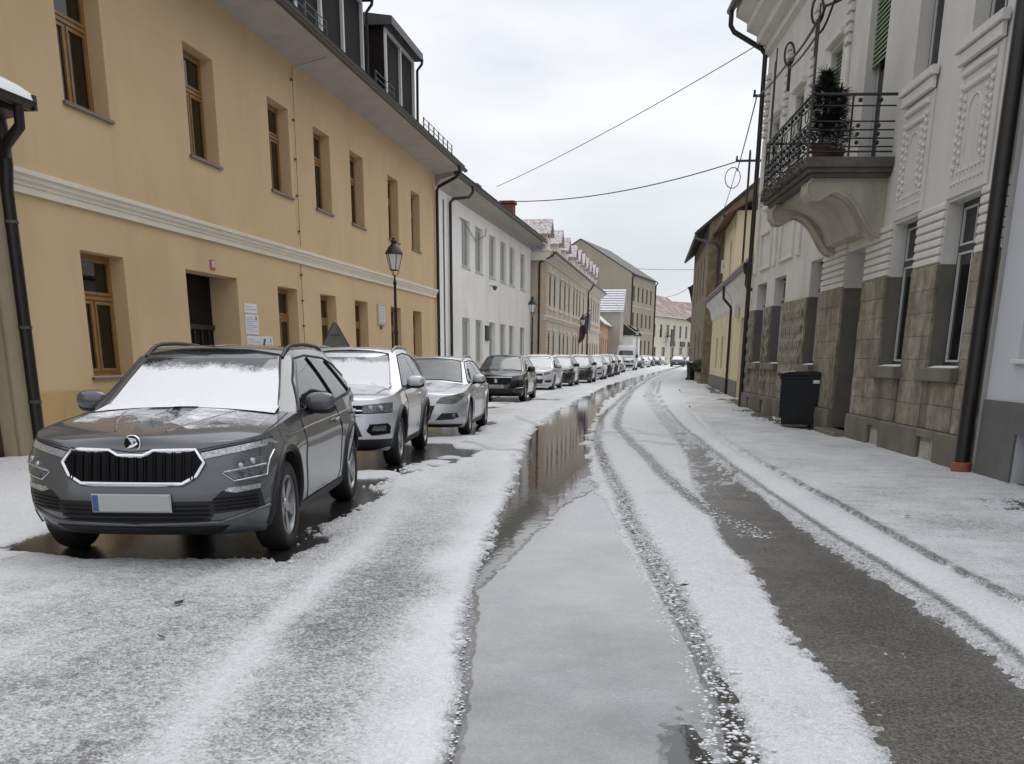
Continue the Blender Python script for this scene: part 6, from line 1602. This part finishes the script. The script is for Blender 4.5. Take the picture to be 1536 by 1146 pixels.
def extra_silver(root, add, line, bvh):
    sp = SUV2; extra_common(root, add, line, bvh, sp)
    snow_on_screen(add, .960, .056, 1.45, .70, .56)
    add('bonnet_snow', [(-.38, -.62), (-.52, -.2), (-.52, .25), (-.38, .64), (.36, .68), (.46, .2), (.46, -.2), (.36, -.68)], 't', .013, M['thin_snow'], grid=.09)
    G = [(.52, .71), (.50, .80), (-.50, .80), (-.52, .71), (-.40, .655), (.40, .655)]
    g = add('grille', G, 'f', .006, M['gloss_black'], grid=.06)
    for z in (.685, .735): line('grille_slat', [(-.5, z), (.5, z)], 'f', .009, M['chrome'], off=.012, closed=False, parent=g)
    hh, nn, _, _ = bvh.ray_cast(Vector((-4, 0, .745)), Vector((1, 0, 0))); MB().lathe([(0, -.02), (.06, -.016), (.065, 0)], 20, (hh.x - .01, 0, .745), 'x').build('emblem', M['chrome'], root, smooth=60)
    for s in (-1, 1):
        h = add('headlight', [(s * .50, .705), (s * .51, .80), (s * .84, .83), (s * .85, .715)], 'f', .006, M['lens'], grid=.05)
        for yy in (.60, .72):
            hh, nn, _, _ = bvh.ray_cast(Vector((-4, s * yy, .765)), Vector((1, 0, 0)))
            if hh: MB().lathe([(0, -.012), (.03, -.01), (.038, 0)], 14, (hh.x, hh.y, hh.z), 'x').build('projector', M['lamp_bright'], h, smooth=60)
        line('headlight_rim', [(s * .50, .705), (s * .51, .80), (s * .84, .83), (s * .85, .715)], 'f', .007, M['gloss_black'], parent=h)
        f = add('fog_light', [(s * .56, .49), (s * .60, .565), (s * .80, .575), (s * .83, .54), (s * .82, .455), (s * .62, .435)], 'f', .006, M['gloss_black'], grid=.05)
        add('fog_lens', [(s * .62, .49), (s * .64, .55), (s * .78, .555), (s * .78, .49)], 'f', .010, M['lens'], grid=.05, parent=f)
        line('fog_rim', [(s * .56, .49), (s * .60, .565), (s * .80, .575), (s * .83, .54), (s * .82, .455), (s * .62, .435)], 'f', .009, M['trim'], parent=f)
    add('lower_bumper', [(-.84, .385), (.84, .385), (.80, .29), (.60, .24), (-.60, .24), (-.80, .29)], 'f', .008, M['trim'], grid=.07)
    add('lower_intake', [(-.45, .56), (.45, .56), (.50, .42), (-.50, .42)], 'f', .005, M['trim'], grid=.07)
    rails(root, bvh, 1.35, 3.0, .585, M['alloy'], .03)
M['thin_snow'] = mat('thin_wet_snow', (.62, .64, .68), .4, noise=(3.5, .3), bump=(60, .4, .006))
SUV2 = dict(SUV, paint=P_SILVER, oF=.82, wb=2.62, oR=.78, W=1.82, R=.335, zb=.22, arch_m=M['trim'], arch_r=.032, rim='five', seal_m=M['trim'], plate_z=.50,
    shoulder=[(-.82, .83), (-.6, .87), (-.3, .915), (.1, .955), (.5, .98), (1.2, 1.0), (2.2, 1.03), (3.0, 1.06), (3.4, 1.06)],
    cab=dict(xw0=.35, xw1=1.2, xr0=3.38, xr1=2.85, w0=.84, w1=.63, roof=[(.4, 1.42), (1.2, 1.462), (1.6, 1.495), (2.2, 1.50), (2.8, 1.465), (3.3, 1.40)]), extra=extra_silver, flare=.026,
    glass=dict(ws=[(-.67, 1.0), (-.55, 1.43), (-.3, 1.47), (0, 1.478), (.3, 1.47), (.55, 1.43), (.67, 1.0), (.3, 1.045), (-.3, 1.045)], side=[[(.75, 1.02), (1.1, 1.24), (1.35, 1.395), (1.7, 1.415), (2.0, 1.05)], [(1.78, 1.415), (2.35, 1.39), (2.75, 1.11), (2.1, 1.06)], [(2.45, 1.375), (2.62, 1.34), (3.02, 1.15), (2.84, 1.115)]],
        seal=[(.66, 1.0), (1.02, 1.23), (1.3, 1.41), (1.75, 1.44), (2.4, 1.415), (2.7, 1.35), (3.15, 1.14), (2.85, 1.085), (2.1, 1.035)], doors=[[(.70, 1.0), (2.02, 1.02), (2.08, .76), (2.0, .32), (.74, .32), (.66, .6)], [(2.05, 1.02), (2.85, 1.06), (2.92, .92), (2.66, .70), (2.44, .52), (2.25, .32), (2.03, .32), (2.11, .76)]], handles=[(1.85, .86), (2.7, .88)], mirror=(.93, .85, 1.02)))
sp_ = SUV2
c2 = build_car(SUV2); tag(c2, 'silver SUV with snow on bonnet and windscreen parked behind the graphite one', 'car', 'cars parked along the left side'); place(c2, -3.6, 13.78, -3.86, 16.41)

def extra_hatch(root, add, line, bvh):
    sp = HATCH; extra_common(root, add, line, bvh, sp)
    for s in (-1, 1):
        h = add('headlight', [(s * .36, .60), (s * .44, .69), (s * .80, .765), (s * .84, .73), (s * .72, .615), (s * .62, .585)], 'f', .008, M['lens_old'], grid=.05)
        line('headlight_rim', [(s * .36, .60), (s * .44, .69), (s * .80, .765), (s * .84, .73), (s * .72, .615), (s * .62, .585)], 'f', .006, M['trim'], parent=h)
        f = add('fog_light', [(s * .34, .30), (s * .46, .425), (s * .72, .43), (s * .75, .36), (s * .66, .32)], 'f', .005, M['trim'], grid=.05)
        hh, nn, _, _ = bvh.ray_cast(Vector((-4, s * .66, .38)), Vector((1, 0, 0))); MB().lathe([(0, -.02), (.032, -.018), (.045, 0)], 14, (hh.x, hh.y, hh.z), 'x').build('fog_lens', M['lens'], f, smooth=60)
    add('lower_intake', [(-.34, .555), (.34, .555), (.24, .30), (-.24, .30)], 'f', .005, M['trim'], grid=.06)
    add('bumper_skid', [(-.80, .235), (.80, .235), (.74, .18), (-.74, .18)], 'f', .008, M['trim'], grid=.07)
    add('bonnet_snow', [(-.50, -.45), (-.58, 0), (-.50, .45), (.25, .60), (.38, .2), (.38, -.2), (.25, -.60)], 't', .006, M['thin_snow'], grid=.09)
    hh, nn, _, _ = bvh.ray_cast(Vector((-4, 0, .625)), Vector((1, 0, 0))); MB().prism([(0, .09), (.045, 0), (0, -.09), (-.045, 0)], hh.x - .025, hh.x + .01, 'x').build('emblem', M['chrome'], root, (0, 0, .625))
    rails(root, bvh, 1.3, 3.2, .56, M['alloy'], .03)
HATCH = dict(SUV, paint=P_SILVER2, oF=.86, wb=2.7, oR=.80, W=1.80, R=.32, zb=.16, rim='ten', plate_z=.43, gap=.045, crown=.05, flare=.016,
    shoulder=[(-.86, .69), (-.62, .745), (-.3, .80), (.1, .855), (.5, .905), (1.2, .93), (2.2, .97), (3.0, 1.0), (3.5, .99)],
    cab=dict(xw0=.15, xw1=1.25, xr0=3.42, xr1=2.75, w0=.80, w1=.59, roof=[(.4, 1.28), (1.2, 1.335), (1.6, 1.368), (2.2, 1.375), (2.8, 1.34), (3.3, 1.27)]), extra=extra_hatch, ws_m=M['frost_glass'],
    glass=dict(ws=[(-.67, .93), (-.53, 1.31), (-.3, 1.345), (0, 1.353), (.3, 1.345), (.53, 1.31), (.67, .93), (.3, .975), (-.3, .975)], side=[[(.62, .96), (1.0, 1.14), (1.35, 1.275), (1.75, 1.295), (2.0, .995)], [(1.82, 1.295), (2.4, 1.265), (2.85, 1.03), (2.1, 1.0)]],
        seal=[(.52, .935), (.95, 1.13), (1.3, 1.295), (1.8, 1.32), (2.45, 1.29), (3.0, 1.04), (2.1, .97)], doors=[[(.66, .94), (2.02, .96), (2.08, .70), (2.0, .27), (.72, .27), (.62, .55)], [(2.05, .96), (2.9, 1.0), (2.98, .86), (2.72, .66), (2.5, .48), (2.32, .27), (2.03, .27), (2.11, .70)]], handles=[(1.85, .80), (2.72, .83)], mirror=(.80, .83, .95)))
sp_ = HATCH
c3 = build_car(HATCH); tag(c3, 'silver hatchback with clear frosted windscreen parked third in the row', 'car', 'cars parked along the left side'); place(c3, -3.68, 19.43, -3.85, 22.39)

def extra_black(root, add, line, bvh):
    sp = BLACK; p = extra_common(root, add, line, bvh, sp)
    text('LJ PW-RP', .085, M['ink'], p, (.02, -.0142, -.032), name='plate_lettering', depth=.0005)
    G = [(.46, .60), (.50, .71), (.40, .745), (-.40, .745), (-.50, .71), (-.46, .60), (-.34, .53), (.34, .53)]
    g = add('grille', G, 'f', .006, M['gloss_black'], grid=.06); line('grille_bar', [(-.50, .752), (.50, .752)], 'f', .012, M['chrome'], off=.008, closed=False, parent=g)
    for k in range(5): line('grille_slat', [(-.44, .56 + k * .035), (.44, .56 + k * .035)], 'f', .005, M['trim'], off=.01, closed=False, parent=g)
    hh, nn, _, _ = bvh.ray_cast(Vector((-4, 0, .655)), Vector((1, 0, 0))); MB().prism([(-.05, -.06), (.02, -.065), (.05, -.02), (.03, .06), (-.01, .07), (-.045, .03)], hh.x - .03, hh.x, 'x').build('emblem', M['chrome'], root, (0, 0, .655))
    for s in (-1, 1):
        h = add('headlight', [(s * .52, .655), (s * .60, .745), (s * .83, .80), (s * .84, .73), (s * .70, .665)], 'f', .006, M['lens'], grid=.05)
        f = add('fog_light', [(s * .62, .34), (s * .62, .42), (s * .82, .44), (s * .82, .36)], 'f', .006, M['trim'], grid=.05); line('fog_trim', [(s * .62, .425), (s * .82, .445)], 'f', .008, M['chrome'], closed=False, off=.01, parent=f)
    add('lower_intake', [(-.55, .40), (.55, .40), (.5, .26), (-.5, .26)], 'f', .005, M['trim'], grid=.07)
BLACK = dict(HATCH, paint=P_BLACK, oF=.84, wb=2.75, plate_z=.475, extra=extra_black, ws_m=M['frost_clear'] if 'frost_clear' in M else mat('bluish_windscreen', (.085, .105, .11), .1, spec=.8, noise=(1.8, .5)),
    shoulder=[(-.84, .75), (-.62, .80), (-.3, .85), (.1, .89), (.5, .93), (1.2, .95), (2.2, .985), (3.0, 1.01), (3.5, 1.0)],
    cab=dict(xw0=.25, xw1=1.25, xr0=3.45, xr1=2.85, w0=.80, w1=.60, roof=[(.4, 1.34), (1.2, 1.39), (1.6, 1.42), (2.2, 1.43), (2.8, 1.40), (3.3, 1.32)]),
    glass=dict(HATCH['glass'], ws=[(-.67, .95), (-.54, 1.36), (-.3, 1.40), (0, 1.408), (.3, 1.40), (.54, 1.36), (.67, .95), (.3, .99), (-.3, .99)], side=[[(.66, .98), (1.0, 1.17), (1.35, 1.325), (1.75, 1.345), (2.0, 1.015)], [(1.82, 1.345), (2.4, 1.315), (2.9, 1.06), (2.1, 1.02)]], seal=[(.56, .955), (.95, 1.16), (1.3, 1.345), (1.8, 1.37), (2.45, 1.34), (3.05, 1.06), (2.1, .99)], mirror=(.85, .83, .97)))
sp_ = BLACK
c4 = build_car(BLACK); tag(c4, 'black hatchback with white number plate and clear windscreen', 'car', 'cars parked along the left side'); place(c4, -4.6, 34.5, -4.63, 37.2)

def extra_snowy(root, add, line, bvh):
    sp = SNOWY; extra_common(root, add, line, bvh, sp)
    snow_on_screen(add, .905, .056, 1.46, .68, .55)
    add('roof_snow', [(1.35, -.5), (1.25, 0), (1.35, .5), (2.9, .5), (3.05, 0), (2.9, -.5)], 't', .018, M['snow_white'], grid=.2)
    G = [(.46, .62), (.50, .73), (-.50, .73), (-.46, .62)]
    g = add('grille', G, 'f', .006, M['gloss_black'], grid=.08); line('grille_bar', [(-.50, .70), (.50, .70)], 'f', .010, M['chrome'], off=.008, closed=False, parent=g)
    for s in (-1, 1):
        add('headlight', [(s * .50, .64), (s * .54, .75), (s * .83, .80), (s * .84, .69), (s * .60, .64)], 'f', .006, M['lens'], grid=.08)
        add('fog_light', [(s * .56, .34), (s * .58, .43), (s * .82, .45), (s * .82, .34)], 'f', .006, M['trim'], grid=.08)
    add('lower_intake', [(-.50, .47), (.50, .47), (.46, .30), (-.46, .30)], 'f', .005, M['trim'], grid=.08)
    add('bonnet_snow', [(-.30, -.62), (-.42, -.2), (-.42, .2), (-.3, .62), (.28, .62), (.40, .2), (.40, -.2), (.28, -.62)], 't', .006, M['thin_snow'], grid=.15)
SNOWY = dict(BLACK, paint=P_SILVER, extra=extra_snowy, rim='multi', plate_z=.53, ws_m=M['screen_glass'])
sp_ = SNOWY
c5 = build_car(SNOWY); tag(c5, 'silver car with fully snowed windscreen parked right behind the black hatchback', 'car', 'cars parked along the left side'); place(c5, -4.85, 45.8, -4.8, 48.5)
def repaint(o, m, old):
    for ch in o.children:
        if ch.type == 'MESH' and ch.data.materials and ch.data.materials[0] == old:
            ch.material_slots[0].link = 'OBJECT'; ch.material_slots[0].material = m
        repaint(ch, m, old)
ROW = [(-4.55, 51.9, .9, P_BLACK, 'black car with snowed windscreen, second behind the black hatchback', 1.0), (-4.15, 58.6, 1.0, P_DARK, 'dark blue car with snowed windscreen in front of the white car', 1.02), (-4.0, 67.2, 1.5, P_WHITE, 'white car with snowy windscreen between two dark cars', 1.0),
       (-3.95, 75.5, 1.5, P_ANTH, 'anthracite car parked just behind the white one', 1.05), (-3.9, 83.5, 1.5, P_DARK, 'dark car parked third in front of the white van', 1.06), (-3.95, 97, 1.5, P_PALE, 'pale car half hidden in front of the white van', 1.03),
       (-3.1, 133, 3, P_ANTH, 'dark car half hidden directly behind the white van', 1.05), (-2.55, 146, 4, P_WHITE, 'small white car parked beyond the white van', 1.05), (-2.1, 164, 4, P_ANTH, 'grey car parked far beyond the van beside the pale yellow house', 1.05), (-1.2, 178, 5, P_DARK, 'dark car at the far end of the parked row', 1.0), (-.3, 192, 6, P_WHITE, 'farthest white car of the row before the street bends', 1.0),
       (4.75, 186, 8, P_PALE, 'low pale car far away on the right before the red roofs', 1.05)]
for i, (x, y, h, pm, lb, sc_) in enumerate(ROW):
    o = copy_tree(c5); o['label'] = lb; place(o, x, y, x + math.sin(math.radians(h)), y + math.cos(math.radians(h)), .77, sc_); repaint(o, pm, P_SILVER)
o = copy_tree(c2); o['label'] = 'dark fronted SUV facing down the street in the far middle'; o['group'] = 'cars driving or standing at the far end'; o.name = 'distant_car'
place(o, 2.35, 160, 2.5, 163, .77, 1.1); repaint(o, P_ANTH, P_SILVER)

def extra_van(root, add, line, bvh):
    add('windscreen', [(-.78, 1.42), (-.70, 1.98), (0, 2.03), (.70, 1.98), (.78, 1.42), (0, 1.46)], 'f', .005, M['screen_glass'], grid=.15)
    add('windscreen_snow', [(-.80, 1.36), (-.78, 1.52), (-.3, 1.50), (.2, 1.53), (.78, 1.50), (.80, 1.36)], 'f', .02, M['snow_white'], grid=.1)
    add('side_window', [(.20, 1.40), (.75, 1.92), (1.35, 1.95), (1.35, 1.38)], 's', .005, M['car_glass'], True, grid=.2)
    g = add('grille', [(-.55, .80), (.55, .80), (.5, .98), (-.5, .98)], 'f', .006, M['trim'], grid=.1)
    MB().box(-.02, .02, -.28, .28, -.06, .06)
    for s in (-1, 1): add('headlight', [(s * .62, .82), (s * .64, 1.02), (s * .93, 1.10), (s * .94, .86)], 'f', .006, M['lens'], grid=.1)
    add('lower_bumper', [(-.92, .62), (.92, .62), (.85, .30), (-.85, .30)], 'f', .006, M['trim'], grid=.12)
    hh, _, _, _ = bvh.ray_cast(Vector((-4, 0, .70)), Vector((1, 0, 0))); link('number_plate', MB().cbox(-.26, .26, -.012, 0, -.055, .055, .008).mesh('number_plate', M['white_enamel']), root, (hh.x - .016, 0, .70), (0, 0, -math.pi / 2))
    d = [(.15, 1.35), (1.42, 1.35), (1.42, .42), (.45, .42)]; add('door', d, 's', .004, VAN['paint'], True, grid=.2); line('door_seam', d, 's', .007, M['trim'], True, step=.15)
    for s in (-1, 1):
        b = MB(); blob(b, (.25, s * 1.16, 1.45), (.07, .11, .19), 3); b.tube([(.3, s * .98, 1.38), (.27, s * 1.1, 1.38)], .03, 6); b.build('mirror', M['trim'], root, smooth=60)
    add('roof_snow', [(1.0, -.7), (.95, 0), (1.0, .7), (4.4, .7), (4.4, -.7)], 't', .03, M['snow_white'], grid=.4)
VAN = dict(SUV, paint=P_WHITE, oF=.95, wb=3.5, oR=1.0, W=2.02, R=.35, zb=.24, rim='multi', rim_m=M['alloy_dark'], crown=.06, flare=.01,
    shoulder=[(-.95, 1.02), (-.7, 1.12), (-.3, 1.22), (.2, 1.30), (.8, 1.34), (2, 1.34), (4.5, 1.34)],
    cab=dict(xw0=-.05, xw1=.75, xr0=4.45, xr1=4.40, w0=.97, w1=.88, roof=[(0, 2.35), (.8, 2.46), (1.6, 2.50), (4.4, 2.50)], pr=1.0), extra=extra_van)
sp_ = VAN
vn = build_car(VAN); vn.name = 'white_van'; tag(vn, 'tall white delivery van parked far along the left row', 'van', 'cars parked along the left side'); place(vn, -3.35, 112, -3.2, 115, .87, 1.0)
